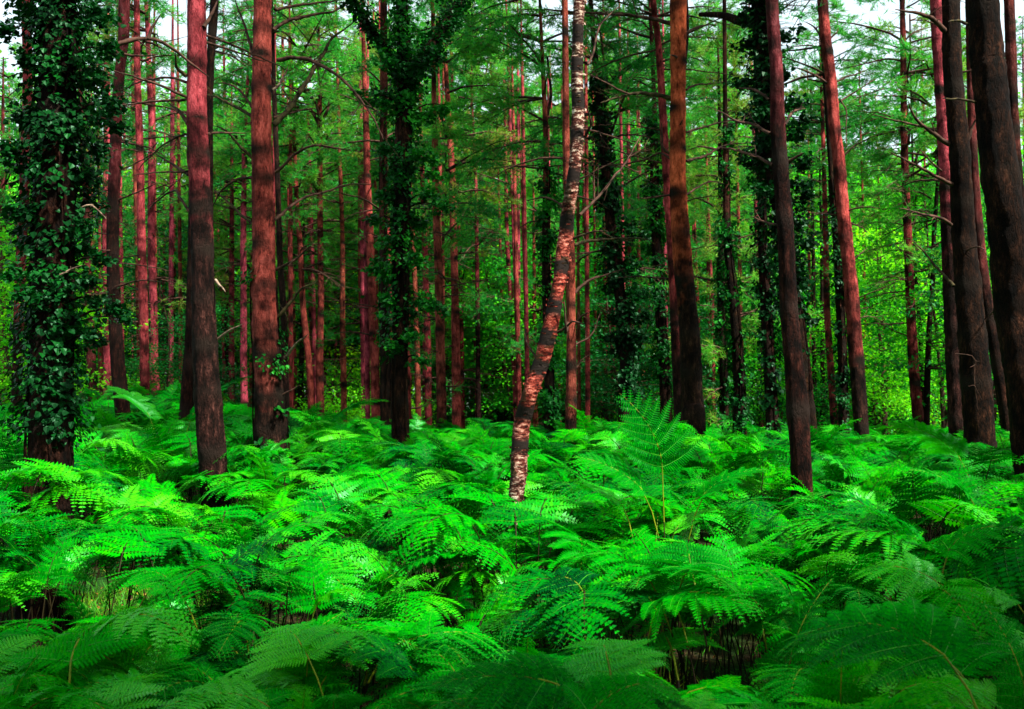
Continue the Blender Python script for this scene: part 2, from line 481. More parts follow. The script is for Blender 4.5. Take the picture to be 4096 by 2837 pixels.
def pine_crown(seed, H=10.0, R=2.2, bare=0.42, nb=54, dens=1.0, brown=0.0):
    """axis from z=0 (low dead limbs) to z=H (top)"""
    rng = np.random.default_rng(seed)
    mb = MB()
    sp, sdv = [], []
    zs = np.sort(rng.uniform(0, 1, nb))
    whorls = np.linspace(0.02, 0.99, 15) + rng.normal(0, 0.008, 15)
    for q in zs:
        zf = whorls[np.argmin(abs(whorls - q))]
        z = zf * H
        live = zf > bare + rng.normal(0, 0.05)
        prof = (0.75 + 0.25 * rng.random()) * (1.0 if zf < 0.7 else (1.0 - ((zf - 0.7) / 0.3) ** 1.6 * 0.75))
        if not live:
            if rng.random() < 0.35: continue
            prof *= rng.uniform(0.3, 0.8)
        L = R * prof * rng.uniform(0.55, 1.1)
        a = rng.uniform(0, 2 * pi)
        up = rng.uniform(-0.1, 0.45) if not live else rng.uniform(0.05, 0.6)
        h = np.array([cos(a), sin(a), 0])
        t = np.linspace(0, 1, 6)
        sag = rng.uniform(0.1, 0.45)
        P = np.array([[0, 0, z]]) + h[None] * (L * t)[:, None] + np.array([[0, 0, 1]]) * (L * (up * t - sag * t * t))[:, None]
        P += np.cumsum(rng.normal(0, 0.03, P.shape), 0) * (L / 2)
        P[0] = (0, 0, z)
        r0 = 0.012 + 0.010 * L
        V, F = tube(P, r0 * (1 - 0.8 * t), 4)
        mb.add(V, F, 0)
        nt_ = int((9 if live else 7) * L / 1.5) + 2
        for _ in range(nt_):
            s = rng.uniform(0.25, 1.0)
            i = min(int(s * 5), 4); f = s * 5 - i
            p = P[i] * (1 - f) + P[i + 1] * f
            tg = unit(P[i + 1] - P[i])
            sd_ = unit(np.cross(tg, [0, 0, 1])) * rng.choice([-1, 1])
            d = unit(tg * rng.uniform(0.3, 1.0) + sd_ * rng.uniform(0.3, 1.0) + np.array([0, 0, rng.uniform(-0.5, 0.35)]))
            l = rng.uniform(0.2, 0.6) * (0.6 + 0.3 * L)
            tt = np.linspace(0, 1, 3)[:, None]
            Q = p + d * l * tt + np.array([0, 0, -0.18 * l]) * tt * tt + rng.normal(0, 0.02, (3, 3)) * tt
            V, F = tube(Q, [0.007, 0.005, 0.003], 3)
            mb.add(V, F, 0)
            if live or rng.random() < 0.18:
                m = int(rng.integers(3, 6) * dens)
                u = rng.uniform(0.25, 1.05, m)[:, None]
                sp.append(Q[0] * (1 - u) + Q[2] * u + rng.normal(0, 0.05, (m, 3)))
                sdv.append(unit(np.tile(d, (m, 1)) + np.array([0, 0, 0.35])))
    sprays(mb, rng, np.concatenate(sp), np.concatenate(sdv))
    return mb

CROWNS = []
for i in range(7):
    mb = pine_crown(100 + i, R=[2.0, 1.7, 2.2, 1.9, 1.6, 2.1, 1.9][i], bare=[0.45, 0.35, 0.5, 0.28, 0.4, 0.3, 0.55][i])
    CROWNS.append(mb.mesh("pine_crown_mesh", [M['twig'], M['needles']], smooth=False))
THIN_CROWNS = []
for i in range(3):
    mb = pine_crown(300 + i, H=7.0, R=2.0, bare=0.30, nb=54)
    THIN_CROWNS.append(mb.mesh("thin_crown_mesh", [M['twig'], M['needles']], smooth=False))

def broad_crown(seed, H=5.0, R=1.8, nclump=60, per=85, size=0.085, stems=3, z0=0.25):
    rng = np.random.default_rng(seed)
    mb = MB()
    tips = []
    for s in range(stems):
        a = rng.uniform(0, 2 * pi)
        lean = rng.uniform(0.05, 0.25)
        t = np.linspace(0, 1, 7)
        P = np.stack([cos(a) * lean * H * t ** 1.3, sin(a) * lean * H * t ** 1.3, H * 0.9 * t], -1)
        P[1:] += rng.normal(0, 0.05, (6, 3))
        V, F = tube(P, 0.045 * (1 - 0.85 * t) + 0.006, 5)
        mb.add(V, F, 0)
        for _ in range(nclump // stems):
            q = rng.uniform(z0, 1.0)
            i = min(int(q * 6), 5); f = q * 6 - i
            p = P[i] * (1 - f) + P[i + 1] * f
            b = rng.uniform(0, 2 * pi)
            prof = math.sin(pi * min(1, max(0.12, (q - z0) / (1 - z0) * 0.85 + 0.12))) ** 0.6
            l = R * prof * rng.uniform(0.3, 1.0)
            d = np.array([cos(b), sin(b), rng.uniform(-0.05, 0.6)])
            tt = np.linspace(0, 1, 4)[:, None]
            Q = p + d * l * tt + np.array([0, 0, -0.15 * l]) * tt ** 2
            V, F = tube(Q, [0.014, 0.010, 0.006, 0.003], 3)
            mb.add(V, F, 0)
            tips.append((Q[3], l)); 
            if l > 0.8: tips.append((Q[2] * 0.5 + Q[1] * 0.5, l))
    pos = []
    for c, l in tips:
        m = int(per * rng.uniform(0.5, 1.3))
        rr = rng.uniform(0.22, 0.48)
        x = rng.normal(size=(m, 3)) * np.array([rr, rr, rr * 0.33])
        pos.append(c + x)
    pos = np.concatenate(pos)
    n = len(pos)
    nr = unit(rng.normal(size=(n, 3)) * 0.6 + np.array([0, 0, 1.0]))
    tp = unit(rng.normal(size=(n, 3)) + np.array([0, 0, -0.4]))
    leaves(mb, pos, nr, tp, size * rng.uniform(0.6, 1.3, n), mat=1)
    return mb

SHADE_CROWNS = []  # dense high crowns for the unseen trees added to shade the foreground
for i in range(2):
    mb = broad_crown(560 + i, H=9.0, R=2.9, nclump=90, per=150, size=0.13, stems=2, z0=0.50)
    SHADE_CROWNS.append(mb.mesh("shade_crown_mesh", [M['twig'], M['broad_dark']], smooth=False))
BROADS, BROADS_D, SHRUBS, SHRUBS_D = [], [], [], []
for i in range(4):
    mb = broad_crown(500 + i, H=6.5, R=2.0, nclump=72, per=75, size=0.10)
    BROADS.append(mb.mesh("broadleaf_crown_mesh", [M['twig'], M['broad']], smooth=False))
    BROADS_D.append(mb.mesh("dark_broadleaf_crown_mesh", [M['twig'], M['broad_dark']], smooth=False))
for i in range(4):
    mb = broad_crown(600 + i, H=2.4, R=1.5, nclump=48, per=70, size=0.075, stems=5, z0=0.05)
    SHRUBS.append(mb.mesh("shrub_foliage_mesh", [M['twig'], M['broad']], smooth=False))
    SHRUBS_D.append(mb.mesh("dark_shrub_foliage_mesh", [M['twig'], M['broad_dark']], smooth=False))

# ------------------------------------------------------------------ trunks
def trunk_mesh(P, R, base, zred, redmax, rng, near, whorl, knotty=1.0, kw=None):
    """P world points bottom to top, R radii"""
    sides = 22 if near else 9
    step = 0.05 if near else 0.22
    PR = np.column_stack([P, R])
    Q = smooth_path(PR, step)
    C, r = Q[:, :3], np.maximum(Q[:, 3], 0.012)
    n = len(C)
    z = C[:, 2]
    ws = []
    zz = z[0] + rng.uniform(0.8, 1.4)
    while zz < z[-1]:
        ws.append(zz); zz += whorl * rng.uniform(0.7, 1.3)
    kn = np.zeros(n)
    for a in ws:
        kn = np.maximum(kn, rng.uniform(0.5, 1.0) * np.exp(-((z - a) / (kw or (0.085 if near else 0.12))) ** 2))
    T, Nn, B = frames(C)
    ang = np.arange(sides) * 2 * pi / sides
    ph = rng.uniform(0, 6.28, 8)
    lump = np.zeros((n, sides))
    for k in range(1, 5):
        lump += (0.035 / k) * np.sin(k * ang[None, :] + ph[k] + z[:, None] * (0.7 * k) + 1.5 * np.sin(z[:, None] * 1.1 + ph[k + 3]))
    if near:
        lump += rng.normal(0, 0.022, (n, sides)) + 0.030 * np.sin(z[:, None] * 11 + ph[5] + 2 * ang[None, :]) * np.sin(z[:, None] * 4.3 + ph[4])
        if kw: lump += 0.05 * np.sin(z[:, None] * 7 + ang[None, :] * 2 + ph[6]) + 0.04 * np.sin(z[:, None] * 17 - ang[None, :] * 3)
    h = z - z[0]
    flare = 1 + 0.35 * np.exp(-h / 0.25)
    rr = r[:, None] * flare[:, None] * (1 + lump + 0.09 * kn[:, None] * (0.7 + 0.5 * np.sin(ang[None, :] * 2 + z[:, None] * 9)))
    V = C[:, None, :] + (Nn[:, None, :] * np.cos(ang)[None, :, None] + B[:, None, :] * np.sin(ang)[None, :, None]) * rr[:, :, None]
    i = np.arange(n - 1)[:, None] * sides; j = np.arange(sides)[None, :]; k2 = (np.arange(sides) + 1)[None, :] % sides
    F = np.stack([i + j, i + k2, i + sides + k2, i + sides + j], -1).reshape(-1, 4)
    redv = redmax * np.clip((z - zred) / 2.8 + 0.5, 0.02, 1)
    if kw: redv = np.exp(-((z - 2.7) / 1.2) ** 4)
    red = np.repeat(redv, sides)
    wav = 0.6 + 0.6 * np.sin(ang[None, :] * 1 + z[:, None] * 5 + ph[0]) * np.ones((n, 1))
    knot = (kn[:, None] * np.clip(wav, 0.55, 1.3) * 1.35 * knotty).ravel()
    return V.reshape(-1, 3), F, red, knot, C, r, ws

def interp_path(C, z):
    zs = C[:, 2]
    return np.array([np.interp(z, zs, C[:, 0]), np.interp(z, zs, C[:, 1]), z])

def branch_mesh(P3, r0, rng, twigs=6, r1=0.004, sides=7, mb=None):
    mb = mb or MB()
    Q = smooth_path(P3, 0.06)
    n = len(Q)
    t = np.linspace(0, 1, n)
    Q[1:] += np.cumsum(rng.normal(0, 0.0045, (n - 1, 3)), 0)
    V, F = tube(Q, r0 * (1 - t) ** 0.7 * (1 + 0.12 * np.sin(t * 40)) + r1, sides)
    mb.add(V, F, 0)
    L = np.linalg.norm(Q[-1] - Q[0])
    for _ in range(twigs):
        s = rng.uniform(0.2, 0.97)
        i = int(s * (n - 2))
        tg = unit(Q[i + 1] - Q[i])
        d = unit(tg * rng.uniform(0.3, 1.0) + rdir(rng, 1)[0] * 0.8)
        l = L * rng.uniform(0.08, 0.30)
        tt = np.linspace(0, 1, 5)[:, None]
        W = Q[i] + d * l * tt + unit(rdir(rng, 1))[0] * l * 0.2 * tt ** 2
        V, F = tube(W, (r0 * 0.35 * (1 - s) + 0.004) * (1 - 0.8 * tt[:, 0]), 4)
        mb.add(V, F, 0)
        if rng.random() < 0.6:
            d2 = unit(d + rdir(rng, 1)[0] * 0.8)
            W2 = W[2] + d2 * l * 0.5 * tt
            V, F = tube(W2, 0.004 * (1 - 0.7 * tt[:, 0]), 3)
            mb.add(V, F, 0)
    return mb

def ivy_mesh(C, r, rng, z0, z1, n, spread, size, shape='ivy', clumps=(), side=None, d=8.0):
    """leaves on climbing shoots round a trunk path"""
    mb = MB()
    nshoot = max(6, int(n / 24))
    allp, alln, allt = [], [], []
    ph = rng.uniform(0, 6.28, 6)
    for _ in range(nshoot):
        z = rng.uniform(z0, z1)
        a = rng.uniform(0, 2 * pi)
        if side is not None and rng.random() < 0.75:
            a = side + rng.normal(0, 0.75)
        cl = 0.5 + 0.5 * math.sin(z * 2.1 + 1.7 * math.sin(a * 2 + ph[0]) + ph[1])
        cl = 0.35 + 0.65 * cl
        c = interp_path(C, z)
        rad = np.interp(z, C[:, 2], r)
        h = np.array([cos(a), sin(a), 0])
        if side is None: bulge = spread * (0.22 + 1.05 * max(0, math.sin(z * 1.9 + 1.5 * a + ph[2]) * math.sin(z * 0.8 - a + ph[3])) ) * rng.uniform(0.15, 1.0) ** 1.2
        else: bulge = spread * cl * rng.uniform(0.2, 1.0) * (0.35 + 0.65 * max(0, cos(a - side)))
        m = rng.integers(16, 34)
        t = rng.uniform(0, 1, m)
        up = rng.uniform(-0.25, 0.5)
        p = c + h * (rad + 0.01 + bulge * t[:, None]) + np.array([0, 0, 1]) * (bulge * up * t - 0.25 * bulge * t * t)[:, None]
        tang = np.array([-h[1], h[0], 0])
        p += rng.normal(0, 0.055 + 0.10 * bulge, (m, 3)) + tang * (rng.normal(0, 0.05) * t[:, None])
        allp.append(p)
        alln.append(unit(h * 0.8 + np.array([0, 0, 0.6]) + rng.normal(0, 0.28, (m, 3))))
        allt.append(unit(h * 0.5 + np.array([0, 0, -0.8]) + rng.normal(0, 0.35, (m, 3))))
        if bulge > 0.18 and rng.random() < 0.5:
            tt = np.linspace(0, 1, 4)[:, None]
            Q = c + h * (rad + bulge * tt) + np.array([0, 0, 1]) * (bulge * up * tt - 0.25 * bulge * tt ** 2)
            V, F = tube(Q, [0.006, 0.005, 0.004, 0.002], 4)
            mb.add(V, F, 1)
    P = np.concatenate(allp)[:n]; Nn = np.concatenate(alln)[:n]; T = np.concatenate(allt)[:n]
    leaves(mb, P, Nn, T, size * rng.uniform(0.55, 1.25, len(P)), shape)
    # bushy shoots standing off the trunk: (x, y, radius in picture pixels)
    for cx, cy, cr in clumps:
        c = at(cx, cy, d + rng.uniform(-0.45, 0.25)); R_ = cr / FPX * d * 1.0
        root_ = interp_path(C, c[2] - rng.uniform(0.0, 0.25))
        tt = np.linspace(0, 1, 6)[:, None]
        Q = root_ * (1 - tt) + c * tt + np.array([0, 0, 0.10]) * np.sin(tt * pi)
        V, F = tube(Q, [0.016, 0.013, 0.011, 0.009, 0.007, 0.004], 5); mb.add(V, F, 1)
        m = int(1500 * R_ * R_ * 4.2 * (0.06 / size) ** 2 * 0.5) + 60
        lob = c + rng.normal(0, 0.42, (7, 3)) * R_ * np.array([1, 1, 0.8])
        p = lob[(7 * rng.random(m) ** 1.5).astype(int)] + rng.standard_t(4, (m, 3)) * 0.24 * R_ * np.array([1, 1, 0.6])
        m2 = m // 3
        u = rng.uniform(0, 1, (m2, 1)); q = root_ * (1 - u) + c * u + rng.normal(0, 0.28, (m2, 3)) * R_
        p = np.concatenate([p, q]); m = len(p)
        leaves(mb, p, unit(rng.normal(0, 0.55, (m, 3)) + np.array([0, -0.25, 0.8])), unit(unit(c - root_) * 0.5 + np.array([0, 0, -0.5]) + rng.normal(0, 0.5, (m, 3))), size * rng.uniform(0.6, 1.25, m), shape)
    # climbing stems hugging the bark
    for _ in range(5):
        a0 = rng.uniform(0, 6.28); k = rng.uniform(-0.25, 0.25)
        zz = np.arange(max(C[0, 2], z0 - 1.0), z1, 0.12)
        if len(zz) < 3: continue
        a = a0 + k * (zz - zz[0]) + 0.25 * np.sin(zz * 3 + a0)
        cc = np.array([interp_path(C, q) for q in zz]); rd = np.interp(zz, C[:, 2], r)
        Q = cc + np.stack([np.cos(a), np.sin(a), 0 * a], -1) * (rd * 1.03 + 0.006)[:, None]
        V, F = tube(Q, 0.011, 5)
        mb.add(V, F, 1)
    return mb

TRUNKS = []          # (x, y, r) of every stem for keeping ferns clear
TREE = {}            # key -> dict(C, r, root, d)

def pine(key, d, pts, label, group=None, zred=3.0, red=1.0, mat='pine', extra=4.0, crown='full', whorl=0.62, near=None,
         name='pine_tree', cat='pine tree', ivy=None, knotty=1.0, yshift=0.0, sc=1.0, kw=None):
    """pts = [(x, y, width)] in photograph pixels, top to bottom, at forward distance d"""
    seed = abs(hash(key)) if not isinstance(key, str) else sum(ord(c) * (i + 7) * 131 for i, c in enumerate(key))
    rng = np.random.default_rng(seed)
    near = (d < 15) if near is None else near
    if d < 18 and crown:
        crown = 'thin'; extra = max(extra, 9.5)
    W = [(at(x, y, d), wd / FPX * d / 2) for x, y, wd in pts][::-1]         # bottom to top
    P = [p for p, _ in W]; R = [q for _, q in W]
    # run down to the ground along the lowest direction
    lo = P[0]
    dr = (P[0] - P[1]) if len(P) > 1 else np.array([0, 0, -1.0])
    dr = dr / max(1e-6, -dr[2])
    dr[0] = np.clip(dr[0], -0.12, 0.12)
    gz = float(ground_z(lo[0], lo[1]))
    base = lo + dr * (lo[2] - gz)
    base[2] = float(ground_z(base[0], base[1])) - 0.05
    if lo[2] - base[2] > 0.15:
        P.insert(0, base); R.insert(0, R[0] * 1.06)
    else:
        P[0] = base
    # run up to the top
    hi = P[-1]; dr = P[-1] - P[-2]; dr = dr / dr[2]
    dr[0] = np.clip(dr[0], -0.08, 0.08); dr[1] = 0
    P.append(hi + dr * extra * 0.5); R.append(R[-1] * 0.65)
    P.append(hi + dr * extra); R.append(0.018)
    P = np.array(P); R = np.array(R)
    P[1:-1, 1] += rng.normal(0, 0.03, len(P) - 2) * min(1, d / 10)
    V, F, rd, kn, C, r, ws = trunk_mesh(P, R, base, zred, red, rng, near, whorl, knotty, kw)
    root = empty(name, tuple(base))
    tag(root, label, cat, group)
    mb = MB(); mb.add(V, F, 0, red=rd, knot=kn)
    if kw:      # curling strips of peeling bark and little bosses
        for _ in range(420):
            zz = rng.uniform(C[0, 2] + 0.3, min(C[-1, 2], 8)); c = interp_path(C, zz); rr_ = np.interp(zz, C[:, 2], r)
            a = rng.uniform(0, 6.28); w_ = rng.uniform(0.25, 0.9); hh = rng.uniform(0.006, 0.022); k = 5
            aa = a + np.linspace(0, w_, k); lift = np.linspace(0.001, rng.uniform(0.006, 0.022), k)
            q = c + np.stack([np.cos(aa), np.sin(aa), 0 * aa], -1) * (rr_ * 1.05 + lift)[:, None]
            Vp = np.concatenate([q, q + np.array([0, 0, hh]) + np.stack([np.cos(aa), np.sin(aa), 0 * aa], -1) * 0.002])
            Fp = np.array([(i_, i_ + 1, k + i_ + 1, k + i_) for i_ in range(k - 1)])
            mb.add(Vp, Fp, 0, red=float(np.exp(-((zz - 2.7) / 1.2) ** 4)), knot=0.0)
    tk = mb.mesh("trunk", [M[mat]], True, origin=base)
    to = bpy.data.objects.new("trunk", tk); COL.objects.link(to); to.parent = root
    TRUNKS.append((base[0], base[1], R[0]))
    H = C[-1, 2]
    if crown == 'full' and rng.random() < 0.68: crown = 'thin'
    if d > 20 and (3220 < pts[0][0] < 3640 or 2800 < pts[0][0] < 2860): crown = 'thin'; sc = 0.7; extra = 1.5
    if crown:
        protos, hh = (CROWNS, 10.0) if crown == 'full' else (THIN_CROWNS, 7.0)
        me = protos[rng.integers(len(protos))]
        o = bpy.data.objects.new("crown", me); COL.objects.link(o); o.parent = root
        s = sc
        top = C[-1]
        bot = interp_path(C, max(H - hh * s, base[2] + 1))
        ax = top - bot
        o.location = tuple(top - ax / np.linalg.norm(ax) * hh * s - base)
        o.rotation_euler = (-math.asin(ax[1] / np.linalg.norm(ax)), math.asin(ax[0] / np.linalg.norm(ax)), rng.uniform(0, 6.28))
        o.scale = (s, s, s)
    if ivy:
        im = ivy_mesh(C, r, rng, d=d, **ivy)
        ime = im.mesh("ivy", [M['ivy'], M['pine_dark']], False, origin=base)
        io = bpy.data.objects.new("ivy", ime); COL.objects.link(io); io.parent = root
    TREE[key] = dict(C=C, r=r, root=root, d=d, base=base, rng=rng)
    return root

def branch(key, pts, r0, mat='twig', twigs=7, dy=0.0, dd=None, label=None, r1=0.004):
    """a bare limb of a tree given as picture points at about its tree's distance; it swings dy metres in depth"""
    t = TREE[key]
    d0 = dd or t['d']
    n = len(pts)
    P = [at(x, y, d0 + dy * (i / max(1, n - 1)) ** 1.2) for i, (x, y) in enumerate(pts)]
    mb = branch_mesh(np.array(P), r0, t['rng'], twigs, r1)
    me = mb.mesh("branch", [M[mat]], True, origin=t['base'])
    o = bpy.data.objects.new("branch", me); COL.objects.link(o); o.parent = t['root']
    if label: o['label'] = label
    return o

def auto_branches(key, n, zlo, zhi, L=(0.5, 1.4), r=(0.008, 0.016), mat='twig', up=(-0.15, 0.5), twigs=4):
    t = TREE[key]; rng = t['rng']; C = t['C']
    for _ in range(n):
        z = rng.uniform(zlo, zhi)
        c = interp_path(C, z)
        a = rng.choice([0, pi]) + rng.normal(0, 0.7)
        l = rng.uniform(*L); u = rng.uniform(*up)
        h = np.array([cos(a), sin(a), 0])
        tt = np.linspace(0, 1, 4)[:, None]
        P = c + h * l * tt + np.array([0, 0, 1]) * (u * l * tt - rng.uniform(-0.1, 0.35) * l * tt ** 2)
        mb = branch_mesh(P, rng.uniform(*r), rng, twigs)
        me = mb.mesh("branch", [M[mat]], True, origin=t['base'])
        o = bpy.data.objects.new("branch", me); COL.objects.link(o); o.parent = t['root']

# ---- the near and middle trees, each measured in the photograph ----
pine('T1', 8.2, [(240, -40, 125), (225, 700, 150), (206, 1400, 158), (192, 1900, 172)],
     'thick dark trunk wrapped in dense dark ivy, foremost at the far left', zred=9, mat='pine_dark', crown='full', extra=6,
     name='ivy_clad_pine', ivy=dict(z0=1.75, z1=9.0, n=15000, spread=0.24, size=0.046, clumps=[
     (400, 60, 85), (430, 200, 60), (380, 330, 75), (440, 420, 60), (470, 500, 45), (400, 600, 60), (330, 700, 60), (420, 470, 60), (380, 800, 55), (340, 900, 55), (330, 1010, 50), (410, 1040, 35),
     (350, 1120, 50), (400, 1210, 55), (465, 1240, 40), (500, 1275, 28), (380, 1350, 38), (300, 1320, 50), (250, 1400, 45), (150, 1300, 45),
     (100, 40, 85), (50, 110, 60), (110, 250, 55), (90, 450, 60), (60, 600, 50), (110, 680, 55), (60, 840, 58), (30, 620, 40), (110, 960, 50), (60, 1080, 48), (110, 1180, 50), (260, 60, 80), (300, 220, 70), (170, 150, 80)]))
pine('T2', 10.5, [(780, -40, 72), (789, 480, 80), (808, 950, 87), (827, 1420, 97), (856, 1880, 112)],
     'straight pine with reddish upper bark and black lower trunk, beside the broad pink-red pine', zred=4.6, crown='full', extra=6, whorl=0.50)
pine('T3', 12.0, [(1050, -40, 70), (1047, 480, 80), (1052, 950, 86), (1060, 1260, 100), (1068, 1500, 112), (1079, 1750, 130)],
     'broad pink-red pine with dark knot rings and a little ivy low on its right side', zred=2.9, crown='full', extra=6, whorl=0.42,
     ivy=dict(z0=1.4, z1=3.6, n=330, spread=0.05, size=0.055, side=5.3))
pine('BIRCH', 8.6, [(2317, -40, 45), (2308, 250, 50), (2312, 430, 50), (2302, 650, 50), (2280, 800, 54), (2264, 940, 55), (2238, 1130, 57), (2214, 1250, 59),
                    (2188, 1370, 61), (2156, 1480, 63), (2122, 1570, 65), (2092, 1680, 63), (2080, 1780, 63), (2076, 1900, 63), (2066, 1975, 65)],
     'crooked leaning birch with white and rust peeling bark in the middle of the clearing', mat='birch', crown='thin', extra=5, whorl=0.34,
     name='birch_tree', cat='birch tree', zred=2.6, red=0.0, knotty=3.0, kw=0.05)
pine('T5', 14.0, [(2710, -40, 64), (2712, 250, 62), (2712, 500, 62), (2711, 750, 68), (2721, 950, 75), (2737, 1130, 74), (2762, 1370, 82), (2773, 1600, 88), (2778, 1700, 92)],
     'bright orange-red pine with a brown lower trunk, behind the tall upright bracken', zred=4.2, mat='pine_orange', crown='full', extra=6, whorl=0.7)
pine('T6', 9.5, [(3088, -40, 48), (3103, 250, 51), (3113, 500, 58), (3127, 750, 63), (3140, 950, 66), (3157, 1240, 70), (3178, 1500, 78), (3190, 1650, 84), (3201, 1900, 82)],
     'dark slender pine standing before the ivy-covered trunk, its foot among the ferns', zred=5.2, mat='pine_dark', crown='full', extra=6, whorl=0.75)
pine('T7', 13.0, [(3040, -40, 50), (3066, 500, 50), (3140, 1000, 52), (3200, 1400, 56), (3238, 1720, 62)],
     'trunk smothered in glossy ivy directly behind the dark slender pine', zred=9, mat='pine_dark', crown='full', extra=6,
     name='ivy_clad_pine', ivy=dict(z0=3.2, z1=9.5, n=5500, spread=0.28, size=0.062, clumps=[
     (3000, 40, 70), (2990, 180, 60), (2980, 330, 55), (3010, 450, 55), (3000, 620, 50), (3050, 760, 45), (3170, 420, 50), (3195, 540, 50), (3220, 480, 35), (3210, 650, 48), (3180, 740, 55),
     (3225, 800, 40), (3200, 900, 55), (3230, 980, 45), (3190, 1060, 50), (3215, 1150, 38), (3225, 1290, 38), (3205, 1400, 35), (3140, 300, 40), (3150, 150, 40)]))
pine('T8', 16.0, [(3284, -40, 39), (3304, 170, 42), (3327, 330, 44), (3338, 500, 46), (3354, 620, 48), (3365, 780, 48), (3381, 950, 52), (3396, 1080, 53), (3412, 1240, 57), (3432, 1500, 58), (3446, 1740, 58)],
     'slightly curved plum-brown pine standing against the bright gap of sky', zred=3.4, crown='full', extra=5, whorl=0.85, near=True)
pine('T9', 20.0, [(3606, 0, 20), (3614, 300, 24), (3621, 600, 28), (3630, 950, 32), (3642, 1240, 36), (3658, 1500, 42), (3678, 1750, 42)],
     'thin straight brown pine with long level side branches, right of the sky gap', zred=1.5, red=0.5, crown='full', extra=4, near=True)
pine('T10a', 13.0, [(3750, -40, 50), (3763, 300, 48), (3780, 600, 52), (3795, 900, 60), (3815, 1300, 66), (3838, 1730, 72)],
     'reddish pine half hidden behind the left side of a thick dark trunk', zred=4.5, red=0.8, crown='full', extra=5)
pine('T10b', 11.5, [(3807, -40, 66), (3818, 300, 74), (3838, 600, 80), (3868, 950, 92), (3888, 1240, 105), (3902, 1500, 112), (3914, 1760, 116)],
     'thick almost black pine with broken side twigs, left of the widest dark trunk', zred=9, mat='pine_dark', crown='full', extra=5)
pine('T11', 9.0, [(3930, -40, 122), (3958, 300, 128), (3985, 600, 134), (4030, 950, 145), (4064, 1240, 150), (4092, 1500, 152), (4136, 1840, 158)],
     'massive dark furrowed trunk leaning at the far right edge', zred=9, mat='pine_dark', crown='full', extra=6, whorl=1.4, knotty=0.4)
pine('T12', 15.0, [(3886, 250, 32), (3900, 700, 36), (3935, 1100, 45), (3992, 1450, 50), (4025, 1700, 52)],
     'leaning pine seen in the slit between the two thick dark trunks', zred=4.0, mat='pine_dark', crown='full', extra=6)
pine('T13', 12.0, [(4033, 0, 40), (4050, 400, 42), (4066, 700, 46), (4095, 1100, 50), (4150, 1700, 56)],
     'dusky pine emerging behind the right flank of the massive edge trunk', zred=5, red=0.6, mat='pine_dark', crown='full', extra=5)
pine('C8', 13.0, [(1606, -40, 44), (1615, 300, 60), (1612, 600, 66), (1605, 950, 68), (1600, 1300, 64), (1600, 1600, 66), (1603, 1740, 72)],
     'forked ivy-clad tree with limbs spreading in a V at the top', zred=9, mat='pine_dark', crown='full', extra=5,
     name='ivy_clad_tree', cat='tree', ivy=dict(z0=2.6, z1=9.0, n=5000, spread=0.16, size=0.055, clumps=[
     (1470, 390, 45), (1540, 400, 45), (1560, 250, 50), (1690, 250, 55), (1740, 220, 45), (1770, 420, 45), (1720, 470, 40), (1690, 620, 45), (1740, 640, 35), (1540, 600, 40), (1700, 780, 45),
     (1760, 830, 38), (1540, 780, 45), (1500, 880, 35), (1690, 900, 38), (1530, 1060, 45), (1490, 1080, 30), (1560, 960, 45), (1660, 1050, 45), (1690, 1200, 50), (1740, 1230, 36), (1570, 1380, 38),
     (1540, 1200, 32), (1650, 1340, 36), (1690, 1440, 28), (1740, 700, 30)]))
pine('L3', 15.0, [(500, -40, 44), (497, 150, 42), (474, 350, 40), (460, 600, 45), (455, 950, 48), (464, 1250, 50), (476, 1450, 55), (497, 1720, 63)],
     'dark brown pine right behind the ivy-wrapped trunk, leaning right at its foot', zred=5.5, mat='pine_dark', crown='full', extra=5)
pine('L1', 17.0, [(103, 0, 36), (108, 300, 38), (100, 700, 40), (84, 1200, 38), (60, 1600, 42)],
     'reddish pine visible past the left side of the ivy-wrapped trunk', zred=3, red=0.7, crown='full', extra=5)
pine('R18', 16.0, [(2903, 560, 20), (2905, 750, 25), (2908, 950, 30), (2930, 1200, 36), (2955, 1500, 44), (2961, 1750, 48)],
     'ivy-spotted tall stem midway between the orange-red pine and the dark slender pine', zred=4.5, red=0.5, mat='pine_dark', crown='full', extra=6,
     name='ivy_clad_pine', ivy=dict(z0=0.6, z1=6.5, n=2300, spread=0.16, size=0.06))
pine('R9', 18.0, [(2440, 900, 40), (2452, 1000, 44), (2475, 1150, 46), (2500, 1300, 50), (2506, 1500, 52), (2496, 1770, 60)],
     'broad column of dark ivy just left of the tall upright bracken', zred=9, mat='pine_dark', crown='full', extra=6,
     name='ivy_clad_tree', cat='tree', ivy=dict(z0=2.0, z1=8.0, n=3600, spread=0.24, size=0.07, clumps=[
     (2440, 960, 50), (2500, 900, 40), (2560, 940, 36), (2450, 1100, 46), (2530, 1080, 40), (2540, 1200, 55), (2500, 1250, 60), (2580, 1270, 36), (2460, 1260, 42), (2540, 1350, 50), (2480, 1420, 48), (2440, 1350, 34), (2520, 1480, 38)]))
pine('R12', 19.0, [(2603, 80, 15), (2612, 300, 17), (2616, 450, 20), (2618, 700, 28), (2625, 960, 34), (2645, 1300, 40), (2662, 1560, 44), (2668, 1740, 46)],
     'ivy-draped trunk with a bare red top, behind the left flank of the orange-red pine', zred=6.5, mat='pine_dark', crown='full', extra=4,
     name='ivy_clad_pine', ivy=dict(z0=2.4, z1=7.6, n=3200, spread=0.30, size=0.07))
pine('R1', 18.0, [(2172, 280, 16), (2180, 450, 21), (2185, 600, 24), (2183, 960, 30), (2185, 1200, 32), (2195, 1500, 38), (2200, 1790, 42)],
     'pine forking near its red top, ivy all down its dark trunk, left of the birch', zred=6.3, crown='full', extra=4,
     name='ivy_clad_pine', ivy=dict(z0=1.0, z1=6.4, n=2600, spread=0.16, size=0.065))
